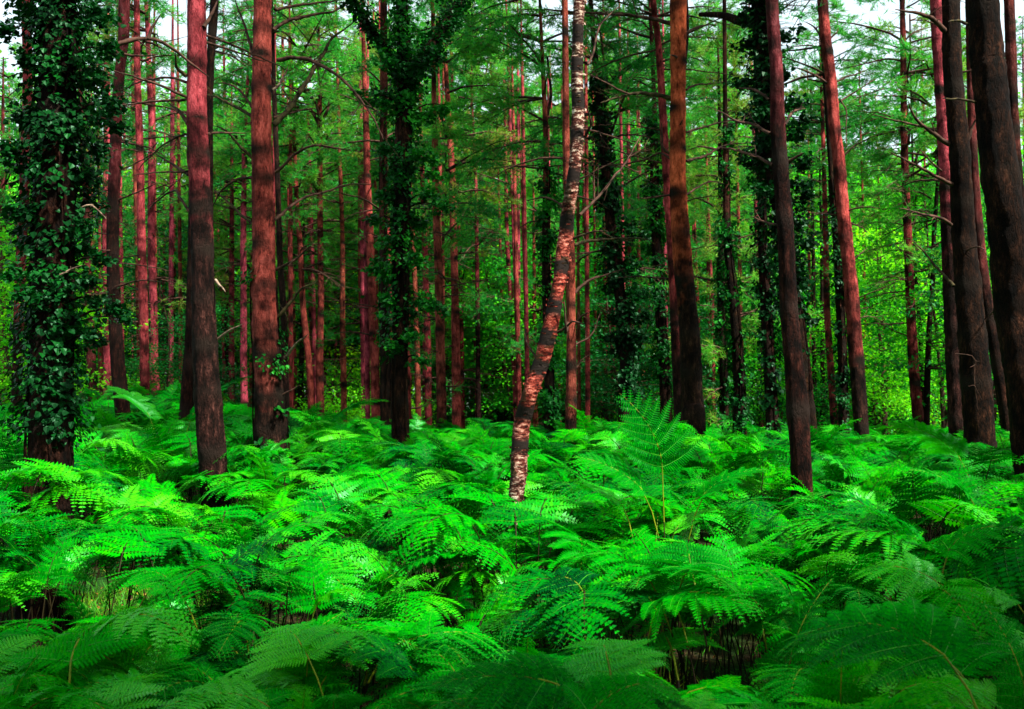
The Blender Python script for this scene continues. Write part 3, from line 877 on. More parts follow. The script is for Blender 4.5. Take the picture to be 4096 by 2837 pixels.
pine('R2', 14.0, [(2262, 250, 26), (2265, 500, 28), (2270, 750, 28), (2283, 1000, 30), (2285, 1200, 34), (2285, 1500, 42), (2282, 1800, 48)],
     'pinkish pine crossing close behind the birch, dark at its foot', zred=2.3, crown='full', extra=5, near=True, whorl=0.7)
pine('R14', 16.0, [(2612, 0, 24), (2625, 100, 26), (2640, 250, 28), (2650, 430, 31), (2660, 600, 32), (2672, 780, 34), (2690, 1050, 36), (2722, 1700, 42)],
     'reddish leaning pine passing behind the bright orange-red trunk', zred=3.5, red=0.8, crown='full', extra=5)
pine('R23', 15.0, [(3048, 800, 30), (3055, 960, 34), (3062, 1200, 38), (3080, 1500, 42), (3092, 1800, 46)],
     'ivy-covered stem just left of the dark slender pine', zred=9, mat='pine_dark', crown='full', extra=6,
     name='ivy_clad_tree', cat='tree', ivy=dict(z0=1.0, z1=6.5, n=2200, spread=0.22, size=0.065))
pine('R28', 17.0, [(3340, 880, 24), (3348, 1000, 26), (3362, 1200, 28), (3372, 1500, 32), (3379, 1740, 34)],
     'narrow ivy column just left of the plum-brown pine', zred=9, mat='pine_dark', crown='full', extra=6,
     name='ivy_clad_tree', cat='tree', ivy=dict(z0=0.6, z1=6.0, n=1700, spread=0.16, size=0.06))
pine('C5', 22.0, [(1462, 430, 22), (1470, 700, 27), (1480, 950, 30), (1490, 1200, 33), (1497, 1400, 35), (1503, 1720, 38)],
     'bright pink-red straight pine left of the forked ivy-clad tree', zred=1.0, crown='full', extra=4, near=True)
pine('C10', 22.0, [(1795, 480, 22), (1808, 700, 27), (1815, 950, 29), (1820, 1200, 31), (1825, 1500, 35), (1828, 1780, 38)],
     'pale pink upright pine right of the forked ivy-clad tree', zred=0.8, crown='full', extra=4, near=True)
pine('C7', 17.0, [(1535, 200, 30), (1535, 500, 31), (1534, 950, 34), (1540, 1250, 42), (1542, 1660, 47)],
     'dark rust-brown pine tucked between the pink-red pine and the forked ivy-clad tree', zred=4.0, red=0.7, mat='pine_dark', crown='full', extra=4,
     ivy=dict(z0=3.0, z1=7.5, n=700, spread=0.12, size=0.06))
pine('C9', 19.0, [(1738, 500, 22), (1744, 850, 28), (1750, 960, 30), (1757, 1200, 33), (1765, 1500, 38), (1770, 1760, 40)],
     'brown-red pine standing just left of the pale pink upright pine', zred=2.4, crown='full', extra=4, near=True)
pine('L5', 20.0, [(548, 60, 23), (551, 300, 26), (558, 600, 29), (565, 950, 33), (573, 1200, 35), (578, 1450, 37), (583, 1630, 39)],
     'rosy pine with pale knots, second trunk left of the black-footed pine', zred=2.8, crown='full', extra=4, near=True)
pine('L6', 22.0, [(597, 320, 20), (605, 500, 26), (609, 700, 28), (607, 1000, 29), (613, 1250, 30), (620, 1450, 32), (628, 1600, 36)],
     'red pine touching the right side of the rosy pine with pale knots', zred=2.2, crown='full', extra=4, near=True)
pine('L8', 14.0, [(862, -20, 34), (842, 300, 30), (838, 520, 28), (838, 900, 30), (846, 1750, 36)],
     'black stem showing behind the right edge of the black-footed pine', zred=9, mat='pine_dark', crown='full', extra=5)
pine('L8b', 16.0, [(770, 850, 28), (765, 1200, 34), (756, 1400, 44), (748, 1600, 54)],
     'mossy greenish-black trunk behind the left edge of the black-footed pine', zred=9, mat='pine_dark', crown='full', extra=6)
pine('C2', 24.0, [(1278, 470, 20), (1280, 650, 21), (1280, 950, 23), (1283, 1200, 25), (1280, 1400, 29), (1282, 1670, 33)],
     'dark red pine whose top opens in a fan of bare limbs', zred=1.5, red=0.6, crown='full', extra=3, near=True)
pine('C1', 24.0, [(1180, 600, 16), (1190, 850, 20), (1200, 960, 22), (1210, 1200, 24), (1225, 1350, 26), (1240, 1500, 28), (1247, 1680, 31)],
     'gently bowed pine next to the right flank of the broad pink-red pine', zred=1.5, crown='full', extra=4)
pine('L9', 24.0, [(985, 430, 15), (975, 600, 20), (974, 950, 24), (974, 1250, 26), (976, 1450, 27), (980, 1690, 29)],
     'vivid coral-red thin pine close to the left side of the broad pink-red pine', zred=0.6, crown='full', extra=3, near=True)
pine('C15', 26.0, [(2018, 380, 11), (2022, 600, 13), (2028, 950, 17), (2045, 1200, 21), (2060, 1450, 26), (2071, 1720, 28)],
     'slim red pine bowing left of the birch', zred=1.0, crown='full', extra=3, near=True)
pine('R33', 20.0, [(3748, 700, 15), (3738, 950, 18), (3735, 1100, 18), (3716, 1350, 22), (3710, 1620, 26)],
     'thin mottled stem splitting into fine twigs left of the thick black pine', zred=9, mat='pine_dark', crown='thin', extra=3)
pine('B3', 15.0, [(1112, 820, 22), (1118, 1000, 24), (1130, 1300, 27), (1141, 1710, 28)],
     'grey-brown trunk hugging the right side of the broad pink-red pine', zred=9, mat='pine', red=0.0, crown='full', extra=6)

# ---- the thinner trees of the stand behind ----
G = 'thin pines of the stand behind the ferns'
def thin(key, d, pts, label=None, zred=0.8, red=1.0, mat='pine', **kw):
    kw.setdefault('crown', 'full'); kw.setdefault('extra', 4.5)
    kw.setdefault('near', False)
    return pine(key, d, pts, label, G, zred=zred, red=red, mat=mat, **kw)

thin('l4', 26, [(430, 250, 24), (428, 600, 26), (424, 950, 28), (430, 1250, 30), (430, 1450, 34), (432, 1750, 36)], 'light reddish pine beside the foot of the dark brown leaning pine, on its left')
thin('l4b', 24, [(340, 800, 26), (355, 1200, 30), (360, 1300, 34), (380, 1730, 42)], 'dark lower trunk left of the light reddish pine, right of the ivy', zred=2.2, mat='pine_dark')
thin('l4c', 30, [(372, 980, 18), (390, 1250, 20), (405, 1500, 24), (408, 1700, 26)], 'pale rosy stem glimpsed through the ivy right of the far-left trunk')
thin('l7', 30, [(695, 900, 18), (692, 1200, 20), (682, 1450, 22), (680, 1600, 24)], 'faint brown stem left of the mossy greenish-black trunk', red=0.5)
thin('l7b', 32, [(655, 1000, 12), (652, 1300, 13), (650, 1600, 14)], 'very thin orange stem between the red pine and the faint brown stem')
thin('l10', 26, [(928, 1000, 20), (929, 1400, 22), (930, 1740, 26)], 'brown pine between the black-footed pine and the coral-red pine', zred=2, red=0.6)
thin('l11', 30, [(882, 1100, 13), (893, 1300, 16), (902, 1660, 18)], 'thin brown stem right against the black-footed pine with a white stub near it', zred=2, red=0.7)
thin('l12', 28, [(1008, 1150, 13), (1004, 1400, 14), (1000, 1700, 15)], 'narrow red stem between the coral-red and the broad pink-red pine')
thin('l13', 26, [(10, 900, 24), (8, 1300, 26), (12, 1620, 28)], 'dim brown stem at the very left edge', mat='pine_dark')
thin('l14', 26, [(110, 1100, 26), (108, 1400, 26), (107, 1640, 28)], 'dim stem touching the left side of the ivy-wrapped trunk', mat='pine_dark')
thin('c3', 30, [(1235, 900, 13), (1240, 1200, 16), (1256, 1500, 17), (1262, 1700, 18)], 'thin red stem between the bowed pine and the dark red pine')
thin('c4', 26, [(1357, 520, 14), (1363, 700, 16), (1370, 960, 19), (1372, 1250, 21), (1375, 1500, 23), (1377, 1690, 25)], 'straight rust-coloured pine right of the dark red pine', near=True)
thin('c4b', 34, [(1342, 1100, 12), (1344, 1400, 13), (1346, 1700, 14)], 'hair-thin stem just left of the straight rust-coloured pine')
thin('c4c', 34, [(1312, 1150, 10), (1318, 1400, 12), (1322, 1700, 14)], 'orange hair-thin stem left of centre between two rust pines')
thin('c20', 28, [(1438, 950, 14), (1440, 1150, 15), (1452, 1400, 18), (1458, 1700, 21)], 'thin knotty stem left of the bright pink-red pine')
thin('c22', 30, [(1470, 1300, 14), (1474, 1700, 16)], 'shaded stem squeezed against the bright pink-red pine', mat='pine_dark')
thin('c6', 28, [(1500, 650, 12), (1503, 950, 14), (1506, 1250, 15), (1512, 1700, 16)], 'orange stem hidden behind the bright pink-red pine')
thin('c21', 32, [(1176, 1250, 13), (1182, 1500, 14), (1186, 1720, 16)], 'orange stem right of the grey-brown trunk')
thin('c21b', 34, [(1160, 1200, 10), (1162, 1450, 11), (1164, 1720, 12)], 'dim hair-thin stem beside the grey-brown trunk')
thin('c23', 28, [(1208, 1300, 16), (1204, 1500, 18), (1200, 1720, 20)], 'small ivy-green stem left of the bowed pine', mat='pine_dark', zred=9, ivy=dict(z0=0.3, z1=4.5, n=600, spread=0.12, size=0.07))
thin('c12', 26, [(1650, 950, 19), (1657, 1100, 20), (1665, 1300, 22), (1675, 1760, 25)], 'red-brown stem showing past the right side of the forked ivy-clad tree', zred=1.4)
thin('c11', 24, [(1694, 850, 21), (1702, 1100, 23), (1710, 1400, 27), (1716, 1750, 29)], 'knotty red pine between the forked ivy-clad tree and the brown-red pine', zred=1.8, near=True)
thin('c12b', 30, [(1640, 1350, 12), (1642, 1750, 14)], 'bright thin stem touching the forked ivy-clad tree')
thin('c18', 28, [(1842, 1150, 15), (1848, 1400, 17), (1852, 1780, 20)], 'thin reddish stem just right of the pale pink upright pine')
thin('c18b', 34, [(1792, 1350, 12), (1794, 1780, 13)], 'thin stem squeezed between the brown-red and the pale pink pine')
thin('c13', 26, [(1898, 620, 10), (1905, 780, 14), (1907, 960, 16), (1910, 1200, 18), (1913, 1500, 20), (1915, 1780, 22)], 'nearly black pole-like pine left of centre with a bare top', zred=5, red=0.8)
thin('c14', 32, [(1975, 780, 9), (1980, 950, 11), (1950, 1200, 12), (1960, 1500, 14), (1965, 1790, 16)], 'thin coral stem in the middle distance right of the pole-like pine')
thin('c14b', 32, [(1938, 1200, 12), (1944, 1500, 14), (1946, 1790, 15)], 'thin coral stem close to the pole-like pine')
thin('c17', 30, [(1972, 1300, 12), (1990, 1550, 18), (2002, 1780, 20)], 'ivy-dark leaning stem left of the slim bowing pine', mat='pine_dark', zred=9, ivy=dict(z0=0.3, z1=4.0, n=500, spread=0.08, size=0.06))
thin('c16', 28, [(2003, 1050, 12), (2010, 1300, 15), (2018, 1500, 20), (2030, 1770, 22)], 'ivy-speckled stem touching the slim bowing pine on its left', zred=3.0, ivy=dict(z0=0.3, z1=3.4, n=600, spread=0.07, size=0.06))
thin('c24', 36, [(2034, 1300, 10), (2040, 1780, 12)], 'rose hair-thin stem behind the slim bowing pine')
thin('r3', 26, [(2138, 1300, 18), (2140, 1550, 21), (2144, 1810, 25)], 'smooth reddish stem right of the birch foot')
thin('r4', 28, [(2158, 1450, 13), (2161, 1600, 15), (2166, 1810, 17)], 'brown stem next to the smooth reddish stem right of the birch foot', red=0.4)
thin('r4b', 30, [(2245, 1250, 13), (2250, 1500, 14), (2256, 1780, 15)], 'dull red stem between the ivy-dark fork pine and the pinkish pine')
thin('r5', 30, [(2338, 1200, 13), (2341, 1400, 15), (2344, 1600, 17), (2345, 1780, 17)], 'pink stem standing clear right of the pinkish pine behind the birch')
thin('r6', 32, [(2318, 1150, 10), (2322, 1300, 12), (2330, 1760, 13)], 'thin stem with a little ivy beside the clear pink stem')
thin('r7', 34, [(2416, 1330, 11), (2417, 1500, 13), (2418, 1770, 15)], 'brown stem with a spray of bare twigs for its top, right of the birch', zred=9, crown='thin', extra=2.5)
thin('r8', 32, [(2452, 1150, 11), (2456, 1300, 13), (2462, 1500, 15), (2465, 1800, 17)], 'purple-brown stem left of the broad column of ivy', zred=1.5)
thin('r9b', 30, [(2540, 1350, 14), (2546, 1550, 15), (2548, 1790, 16)], 'dim stem in the shadow of the broad column of ivy', zred=9, mat='pine_dark')
thin('r10', 28, [(2556, 1050, 12), (2560, 1350, 15), (2567, 1550, 15), (2571, 1790, 16)], 'pink stem right behind the tips of the tall upright bracken')
thin('r11', 30, [(2595, 1150, 10), (2600, 1330, 12), (2606, 1560, 14), (2612, 1780, 14)], 'orange stem between the tips of the tall upright bracken')
thin('r15', 26, [(2708, 1200, 19), (2713, 1400, 19), (2717, 1710, 20)], 'ivy-flecked brown stem left of the orange-red pine foot', zred=1.4, ivy=dict(z0=0.3, z1=5, n=500, spread=0.08, size=0.06))
thin('r16', 30, [(2785, 1050, 11), (2793, 1250, 14), (2803, 1700, 15)], 'coral stem peeping out right of the orange-red pine')
thin('r17', 28, [(2830, 950, 12), (2832, 1200, 14), (2834, 1400, 15), (2839, 1700, 17)], 'left one of two close coral pines right of the orange-red pine')
thin('r17b', 27, [(2838, 980, 12), (2846, 1200, 16), (2852, 1400, 17), (2853, 1700, 19)], 'right one of two close coral pines right of the orange-red pine')
thin('r17c', 34, [(2875, 1150, 11), (2876, 1400, 12), (2880, 1700, 14)], 'faded coral stem right of the two close coral pines')
thin('r19', 20, [(2886, 1050, 26), (2890, 1300, 30), (2896, 1500, 32), (2898, 1720, 36)], 'shadowy ivy stem touching the left of the ivy-spotted tall stem', zred=9, mat='pine_dark', ivy=dict(z0=0.3, z1=5, n=1500, spread=0.15, size=0.07))
thin('r20', 24, [(2952, 800, 13), (2957, 1000, 15), (2961, 1250, 16), (2970, 1700, 18)], 'dull red pine behind the upper right of the ivy-spotted tall stem', zred=1.2)
thin('r21', 32, [(3006, 1200, 10), (3010, 1400, 11), (3017, 1770, 13)], 'brown thin stem, left one of a pair left of the dark slender pine', zred=9, red=0)
thin('r22', 32, [(3034, 1200, 11), (3038, 1400, 13), (3040, 1780, 14)], 'brown thin stem, right one of a pair left of the dark slender pine')
thin('r24', 34, [(2886, 210, 12), (2880, 330, 12), (2884, 700, 13), (2880, 1500, 18)], 'pink top of a far pine standing out against the sky', extra=3)
thin('r25', 28, [(3236, 900, 12), (3239, 1200, 15), (3240, 1450, 16), (3250, 1700, 18)], 'coral stem right of the ivy behind the dark slender pine')
thin('r25b', 26, [(3252, 1000, 14), (3256, 1300, 16), (3262, 1700, 18)], 'brown stem touching the coral stem right of the ivy', zred=9, red=0)
thin('r27', 26, [(3286, 1050, 13), (3290, 1300, 16), (3293, 1760, 22)], 'leaning grey-brown stem between two ivy columns', zred=9, red=0)
thin('r26', 22, [(3300, 800, 20), (3305, 960, 22), (3310, 1250, 25), (3325, 1500, 28), (3341, 1730, 32)], 'brown pine left of the narrow ivy column', zred=1.8, red=0.6, near=True)
thin('r29', 26, [(3452, 900, 11), (3457, 1100, 13), (3460, 1250, 15), (3456, 1450, 15), (3466, 1720, 17)], 'vivid pink stem right behind the plum-brown pine')
thin('r30', 28, [(3520, 1000, 10), (3528, 1250, 14), (3538, 1500, 16), (3546, 1710, 19)], 'pale pink stem alone among bright green leaves on the right')
thin('r31', 32, [(3598, 1200, 9), (3601, 1450, 11), (3606, 1660, 13)], 'left one of two small red stems left of the thin straight brown pine')
thin('r31b', 32, [(3614, 1300, 12), (3612, 1450, 14), (3608, 1660, 15)], 'right one of two small red stems left of the thin straight brown pine')
thin('r34', 34, [(3569, 1250, 9), (3572, 1400, 10), (3576, 1660, 11)], 'tiny brown stem right of the lone pale pink stem')
thin('r32', 22, [(3658, 850, 12), (3664, 1100, 14), (3676, 1350, 17), (3696, 1760, 22)], 'dark stem touching the right side of the thin straight brown pine', zred=9, mat='pine_dark')
thin('r35', 26, [(3700, 1050, 12), (3702, 1300, 13), (3704, 1650, 16)], 'dusky pink stem behind the thin mottled stem', red=0.7)
thin('m1', 30, [(900, 600, 14), (905, 1000, 16), (908, 1700, 20)], 'olive-brown stem in the gap between the two big left pines', zred=4, red=0.5)
thin('m2', 36, [(1415, 1000, 10), (1418, 1400, 12), (1420, 1700, 13)], 'hair-thin stem in the gap right of the straight rust-coloured pine')
thin('m3', 34, [(2215, 700, 10), (2228, 1100, 12), (2240, 1700, 14)], 'weak pink stem seen just past the left of the pinkish pine')
thin('m4', 36, [(2500, 300, 10), (2508, 700, 12), (2520, 1500, 15)], 'pink stem top above the broad column of ivy')
thin('m5', 34, [(1290, 900, 11), (1300, 1300, 13), (1304, 1700, 15)], 'thin stem right behind the dark red fan-topped pine')

# unseen pines added at the viewer's back to shade the nearest ferns
for i, (x, y, h) in enumerate(((2.2, -4.4, 14), (4.6, -2.6, 13.5), (7.4, -3.0, 14.5), (-0.8, -6.0, 14), (9.6, -0.5, 14), (12.6, 2.6, 14))):
    root = empty('pine_tree', (x, y, -0.05))
    tag(root, 'unseen pine added behind the viewer to shade the nearest ferns', 'pine tree', 'unseen shade pines added behind the viewer')
    rng_ = np.random.default_rng(800 + i)
    P = np.array([(0, 0, 0), (0.1, 0, h * 0.5), (0.0, 0.1, h)]); V, F, rd, kn, C, r, ws = trunk_mesh(P, np.array([0.15, 0.11, 0.02]), P[0], 5, 1.0, rng_, False, 0.7)
    mb = MB(); mb.add(V, F, 0, red=rd, knot=kn)
    o = bpy.data.objects.new("trunk", mb.mesh("trunk", [M['pine']], True)); COL.objects.link(o); o.parent = root
    o = bpy.data.objects.new("crown", CROWNS[i % 7]); COL.objects.link(o); o.parent = root
    o.location = (0, 0, h - 8.5); o.scale = (1.35, 1.35, 0.85); o.rotation_euler = (0, 0, i * 1.3)

# more unseen trees, leafy ones, added round the viewer to darken the foreground
for i, (x, y, s_) in enumerate(((1.9, 0.5, 1.0), (4.4, 0.3, 1.0), (7.4, 1.2, 1.05), (10.2, 3.4, 1.1), (0.6, -1.2, 1.05), (3.0, -1.8, 1.1), (13.6, 7.6, 1.2))):
    root = empty('broadleaf_tree', (x, y, -0.03), i * 1.1)
    tag(root, 'unseen leafy tree added beside the viewer to shade the nearest ferns', 'broadleaf tree', 'unseen shade trees added around the viewer')
    o = bpy.data.objects.new("crown", SHADE_CROWNS[i % 2]); COL.objects.link(o); o.parent = root
    o.scale = (s_, s_, s_)

# a loose scatter of still farther stems that nothing tells apart
AUTO = []
rngf = np.random.default_rng(77)
GF = 'distant thin pine stems at the back of the wood'
for i in range(116):
    x = rngf.uniform(-150, 4250) if i < 34 else (rngf.uniform(950, 3050) if i < 78 else rngf.uniform(300, 2700))
    if 3230 < x < 3700 and rngf.random() < 0.6: continue
    d = rngf.uniform(36, 52) if i < 34 else (rngf.uniform(28, 42) if i < 78 else rngf.uniform(22, 28))
    wd = rngf.uniform(8, 13) if i < 34 else (rngf.uniform(10, 17) if i < 78 else rngf.uniform(11, 20))
    top = rngf.uniform(250, 900)
    if 3150 < x < 3600: top = rngf.uniform(800, 1000)
    ln = rngf.normal(-15, 12)
    pine('far%d' % i, d, [(x + ln, top, wd * 0.8), (x, 1650, wd * 1.15)], 'distant thin reddish pine stem at the back of the wood', GF, zred=0.5, red=1.0,
         crown='thin' if i < 78 else None, extra=3.0, near=False, sc=0.62)
    AUTO.append((TREE['far%d' % i]['root'], 'distant thin reddish stem', x, False))

# ------------------------------------------------------------------ bare limbs seen in the photograph
# forks of the ivy-clad tree
def limb(key, pts, r0, r1, mat='pine_dark', ivy=None, label=None):
    t = TREE[key]; rng = t['rng']
    P = smooth_path(np.array([at(x, y, t['d'] + dz) for x, y, dz in pts]), 0.1)
    tt = np.linspace(0, 1, len(P))
    V, F = tube(P, r0 * (1 - tt) + r1 * tt, 12)
    mb = MB(); mb.add(V, F, 0)
    me = mb.mesh("limb", [M[mat]], True, origin=t['base'])
    o = bpy.data.objects.new("limb", me); COL.objects.link(o); o.parent = t['root']
    if label: o['label'] = label
    if ivy:
        n, spread, size = ivy
        im = MB()
        k = rng.integers(0, len(P), n)
        h = rdir(rng, n)
        pos = P[k] + h * (spread * rng.uniform(0.1, 1, (n, 1)) ** 1.4 + r0 * 0.7) + rng.normal(0, 0.03, (n, 3))
        leaves(im, pos, unit(h * 0.4 + np.array([0, 0, 0.8]) + rng.normal(0, 0.4, (n, 3))), unit(h + np.array([0, 0, -0.5])), size * rng.uniform(0.6, 1.2, n), 'ivy')
        me = im.mesh("ivy", [M['ivy']], False, origin=t['base'])
        io = bpy.data.objects.new("ivy", me); COL.objects.link(io); io.parent = o
    return o

limb('C8', [(1612, 420, 0), (1680, 260, 0.2), (1760, 130, 0.5), (1830, 20, 0.9), (1880, -60, 1.2)], 0.085, 0.05, ivy=(2200, 0.15, 0.055))
limb('C8', [(1610, 300, 0), (1560, 220, -0.2), (1490, 120, -0.5), (1430, 30, -0.8), (1400, -40, -1)], 0.05, 0.03, ivy=(1200, 0.13, 0.055))
limb('T5', [(2728, 270, 0.1), (2740, 120, 0.25), (2734, -40, 0.4)], 0.06, 0.06, mat='pine')
limb('R1', [(2187, 470, 0), (2204, 380, 0.1), (2196, 300, 0.3), (2190, 230, 0.4)], 0.032, 0.022, mat='pine')
limb('C2', [(1278, 500, 0), (1250, 450, 0.1), (1215, 390, 0.2)], 0.05, 0.02, mat='twig')
limb('C2', [(1280, 500, 0), (1310, 440, 0.1), (1318, 390, 0.2)], 0.05, 0.02, mat='twig')
limb('C2', [(1279, 480, 0), (1265, 420, -0.1), (1240, 370, -0.2)], 0.04, 0.015, mat='twig')
limb('T7', [(3040, 95, 0), (2960, 85, 0.3), (2890, 62, 0.6), (2800, 58, 1.0)], 0.075, 0.03, mat='pine')

branch('T1', [(430, 190), (520, 162), (592, 152), (680, 182), (760, 240), (838, 292)], 0.020, dy=0.5, dd=8.6, twigs=8, mat='twig')
branch('T1', [(592, 155), (610, 110), (640, 60)], 0.014, dd=8.75, twigs=2)
branch('T1', [(455, 205), (530, 220), (628, 222)], 0.010, dd=8.5, twigs=3)
branch('T1', [(330, 830), (375, 815), (430, 860)], 0.006, dd=8.0, mat='pale_wood', twigs=4)
branch('T1', [(240, 1100), (285, 1075), (330, 1060)], 0.006, dd=7.95, mat='pale_wood', twigs=4)
branch('T3', [(1095, 500), (1170, 410), (1230, 300), (1300, 170), (1330, 130), (1405, 72)], 0.034, dy=0.4, twigs=12, mat='moss_branch')
branch('T3', [(1110, 240), (1200, 235), (1290, 265), (1370, 320), (1430, 390), (1490, 480), (1530, 560)], 0.022, dy=-0.6, twigs=12)
branch('T3', [(1095, 120), (1150, 88), (1230, 70), (1330, 55), (1400, 25)], 0.022, dy=0.4, twigs=9)
branch('T3', [(1105, 40), (1180, 20), (1290, 10), (1380, 0)], 0.016, dy=0.5, twigs=7)
branch('T3', [(1092, 360), (1120, 330), (1148, 262)], 0.016, mat='pale_wood', twigs=1)
branch('T3', [(1095, 470), (1200, 440), (1260, 435)], 0.012, dy=0.3, twigs=5)
branch('T3', [(1100, 690), (1180, 620), (1260, 590), (1360, 600), (1400, 615)], 0.016, dy=-0.5, twigs=8)
branch('T3', [(1100, 880), (1200, 800), (1290, 770), (1400, 740), (1500, 740)], 0.016, dy=0.8, twigs=8)
branch('T3', [(1105, 1080), (1180, 1035), (1240, 980)], 0.018, dy=-0.3, twigs=3)
branch('T3', [(1110, 1270), (1170, 1200), (1210, 1150), (1262, 1130)], 0.020, dy=-0.2, mat='moss_branch', twigs=6)
branch('T3', [(1140, 1430), (1190, 1385), (1240, 1342)], 0.016, dy=-0.4, mat='pale_wood', twigs=1)
branch('T3', [(1110, 1590), (1150, 1570), (1200, 1545)], 0.008, twigs=2)
branch('T3', [(1020, 240), (990, 160), (960, 60), (930, -20)], 0.018, dy=0.5, twigs=6)
branch('T3', [(1018, 470), (950, 430), (880, 395), (832, 378)], 0.020, dy=0.5, mat='moss_branch', twigs=7)
branch('T3', [(1015, 440), (960, 370), (900, 335), (850, 330)], 0.014, dy=0.3, twigs=6)
branch('T3', [(1015, 640), (960, 590), (900, 520), (850, 500)], 0.018, dy=-0.3, mat='moss_branch', twigs=6)
branch('T3', [(1015, 710), (940, 720), (880, 760), (845, 830)], 0.016, dy=0.4, twigs=5)
branch('T3', [(1015, 900), (950, 850), (890, 790), (845, 745)], 0.016, dy=0.5, mat='moss_branch', twigs=6)
branch('T2', [(755, 700), (700, 660), (628, 603)], 0.016, dy=0.5, twigs=6)
branch('T2', [(750, 495), (710, 440), (668, 402)], 0.020, dy=0.3, twigs=4)
branch('T2', [(745, 305), (700, 270), (695, 215)], 0.018, dy=-0.3, mat='moss_branch', twigs=3)
branch('T2', [(745, 330), (660, 312), (570, 315), (480, 345)], 0.012, dy=0.6, twigs=7)
branch('T2', [(758, 850), (720, 790), (690, 760), (620, 810), (590, 850)], 0.012, dy=0.8, twigs=6)
branch('T2', [(875, 1356), (920, 1325), (967, 1294)], 0.014, dy=-0.2, mat='pale_wood', twigs=0)
branch('T2', [(862, 1120), (880, 1140), (905, 1165)], 0.012, dy=-0.2, mat='pale_wood', twigs=2)
branch('T2', [(815, 110), (845, 60), (880, 0)], 0.022, dy=0.2, twigs=2)
branch('T5', [(2690, 95), (2600, 72), (2480, 60), (2340, 58), (2180, 55)], 0.026, dy=0.8, twigs=14)
branch('T5', [(2685, 395), (2610, 375), (2540, 372), (2450, 395), (2400, 415)], 0.030, dy=-0.5, mat='moss_branch', twigs=12)
branch('T5', [(2520, 378), (2440, 340), (2380, 310), (2340, 290)], 0.012, dd=13.7, dy=-0.3, twigs=7)
branch('T5', [(2690, 620), (2650, 590), (2640, 490)], 0.018, twigs=3)
branch('T5', [(2690, 640), (2640, 612), (2560, 640), (2420, 655), (2330, 640)], 0.014, dy=0.8, twigs=9)
branch('T5', [(2680, 780), (2600, 790), (2540, 785)], 0.014, dy=-0.3, twigs=5)
branch('T5', [(2745, 360), (2790, 340), (2880, 338)], 0.014, dy=0.6, twigs=5)
branch('T5', [(2745, 530), (2850, 500), (2960, 470)], 0.014, dy=0.6, twigs=7)
branch('T5', [(2745, 645), (2830, 620), (2900, 585), (3010, 575)], 0.018, dy=1.0, twigs=8)
branch('T5', [(2745, 780), (2790, 750), (2840, 725), (2890, 735)], 0.012, dy=0.4, twigs=5)
branch('T5', [(2715, 245), (2705, 225), (2685, 215)], 0.022, dy=-0.3, twigs=1)
branch('T5', [(2725, 525), (2722, 500), (2730, 478)], 0.016, dy=-0.25, twigs=0)
branch('T5', [(2742, 130), (2800, 110), (2870, 105)], 0.014, dy=0.5, twigs=5)
branch('R2', [(2300, 982), (2345, 965), (2420, 955), (2560, 952), (2600, 970)], 0.022, dy=0.4, mat='moss_branch', twigs=5)
branch('R2', [(2300, 1172), (2350, 1125), (2420, 1100), (2490, 1080)], 0.022, dy=0.3, twigs=6)
branch('R2', [(2300, 1060), (2330, 1030), (2370, 1010)], 0.016, dy=-0.3, twigs=2)
branch('R2', [(2302, 1290), (2330, 1265), (2360, 1248)], 0.016, dy=-0.3, twigs=2)
branch('R2', [(2300, 1380), (2370, 1340), (2410, 1240)], 0.010, dy=0.3, twigs=4)
branch('R2', [(2300, 1480), (2330, 1440), (2360, 1420)], 0.010, twigs=2)
branch('BIRCH', [(2345, 255), (2362, 240), (2400, 100), (2470, 20)], 0.008, dy=0.4, twigs=4)
branch('BIRCH', [(2340, 550), (2365, 500), (2350, 430)], 0.010, dy=-0.2, twigs=4)
branch('BIRCH', [(2320, 860), (2400, 780), (2470, 690), (2550, 560)], 0.010, dy=0.6, twigs=9)
branch('BIRCH', [(2270, 1290), (2262, 1330), (2258, 1200)], 0.012, dy=-0.15, twigs=0)
branch('BIRCH', [(2285, 880), (2250, 820), (2190, 790), (2120, 800)], 0.008, dy=0.3, twigs=6)
branch('BIRCH', [(2230, 1330), (2290, 1290), (2330, 1300)], 0.008, dy=-0.2, twigs=4)
branch('BIRCH', [(2150, 1440), (2110, 1380), (2100, 1300)], 0.007, dy=0.2, twigs=4)
branch('T8', [(3290, 165), (3260, 110), (3215, 85)], 0.016, dy=0.3, twigs=3)
branch('T8', [(3310, 335), (3260, 300), (3200, 280), (3150, 265)], 0.018, dy=-0.3, twigs=6)
branch('T8', [(3320, 155), (3345, 130), (3355, 115)], 0.014, twigs=1)
branch('T8', [(3330, 335), (3380, 310), (3460, 284)], 0.016, dy=0.3, twigs=4)
branch('T8', [(3355, 410), (3420, 370), (3505, 320)], 0.012, dy=0.3, twigs=5)
branch('T8', [(3312, 330), (3240, 320), (3200, 285)], 0.012, dy=0.5, twigs=4)
branch('T8', [(3375, 625), (3410, 590), (3435, 570)], 0.016, mat='pale_wood', dy=-0.2, twigs=2)
branch('T8', [(3360, 400), (3385, 440), (3385, 520), (3378, 600)], 0.010, dy=-0.3, twigs=2)
branch('T8', [(3385, 1080), (3420, 1040), (3470, 1000)], 0.012, dy=0.3, twigs=3)
branch('T9', [(3608, 245), (3545, 240), (3450, 262), (3360, 285)], 0.018, dy=0.4, twigs=9)
branch('T9', [(3615, 375), (3560, 355), (3500, 370), (3400, 410)], 0.016, dy=-0.6, twigs=9)
branch('T9', [(3618, 500), (3550, 478), (3480, 485), (3380, 525)], 0.020, dy=0.5, twigs=10)
branch('T9', [(3630, 310), (3680, 285), (3745, 278)], 0.016, dy=0.5, twigs=5)
branch('T9', [(3605, 160), (3570, 140), (3550, 120)], 0.014, dy=0.3, twigs=4)
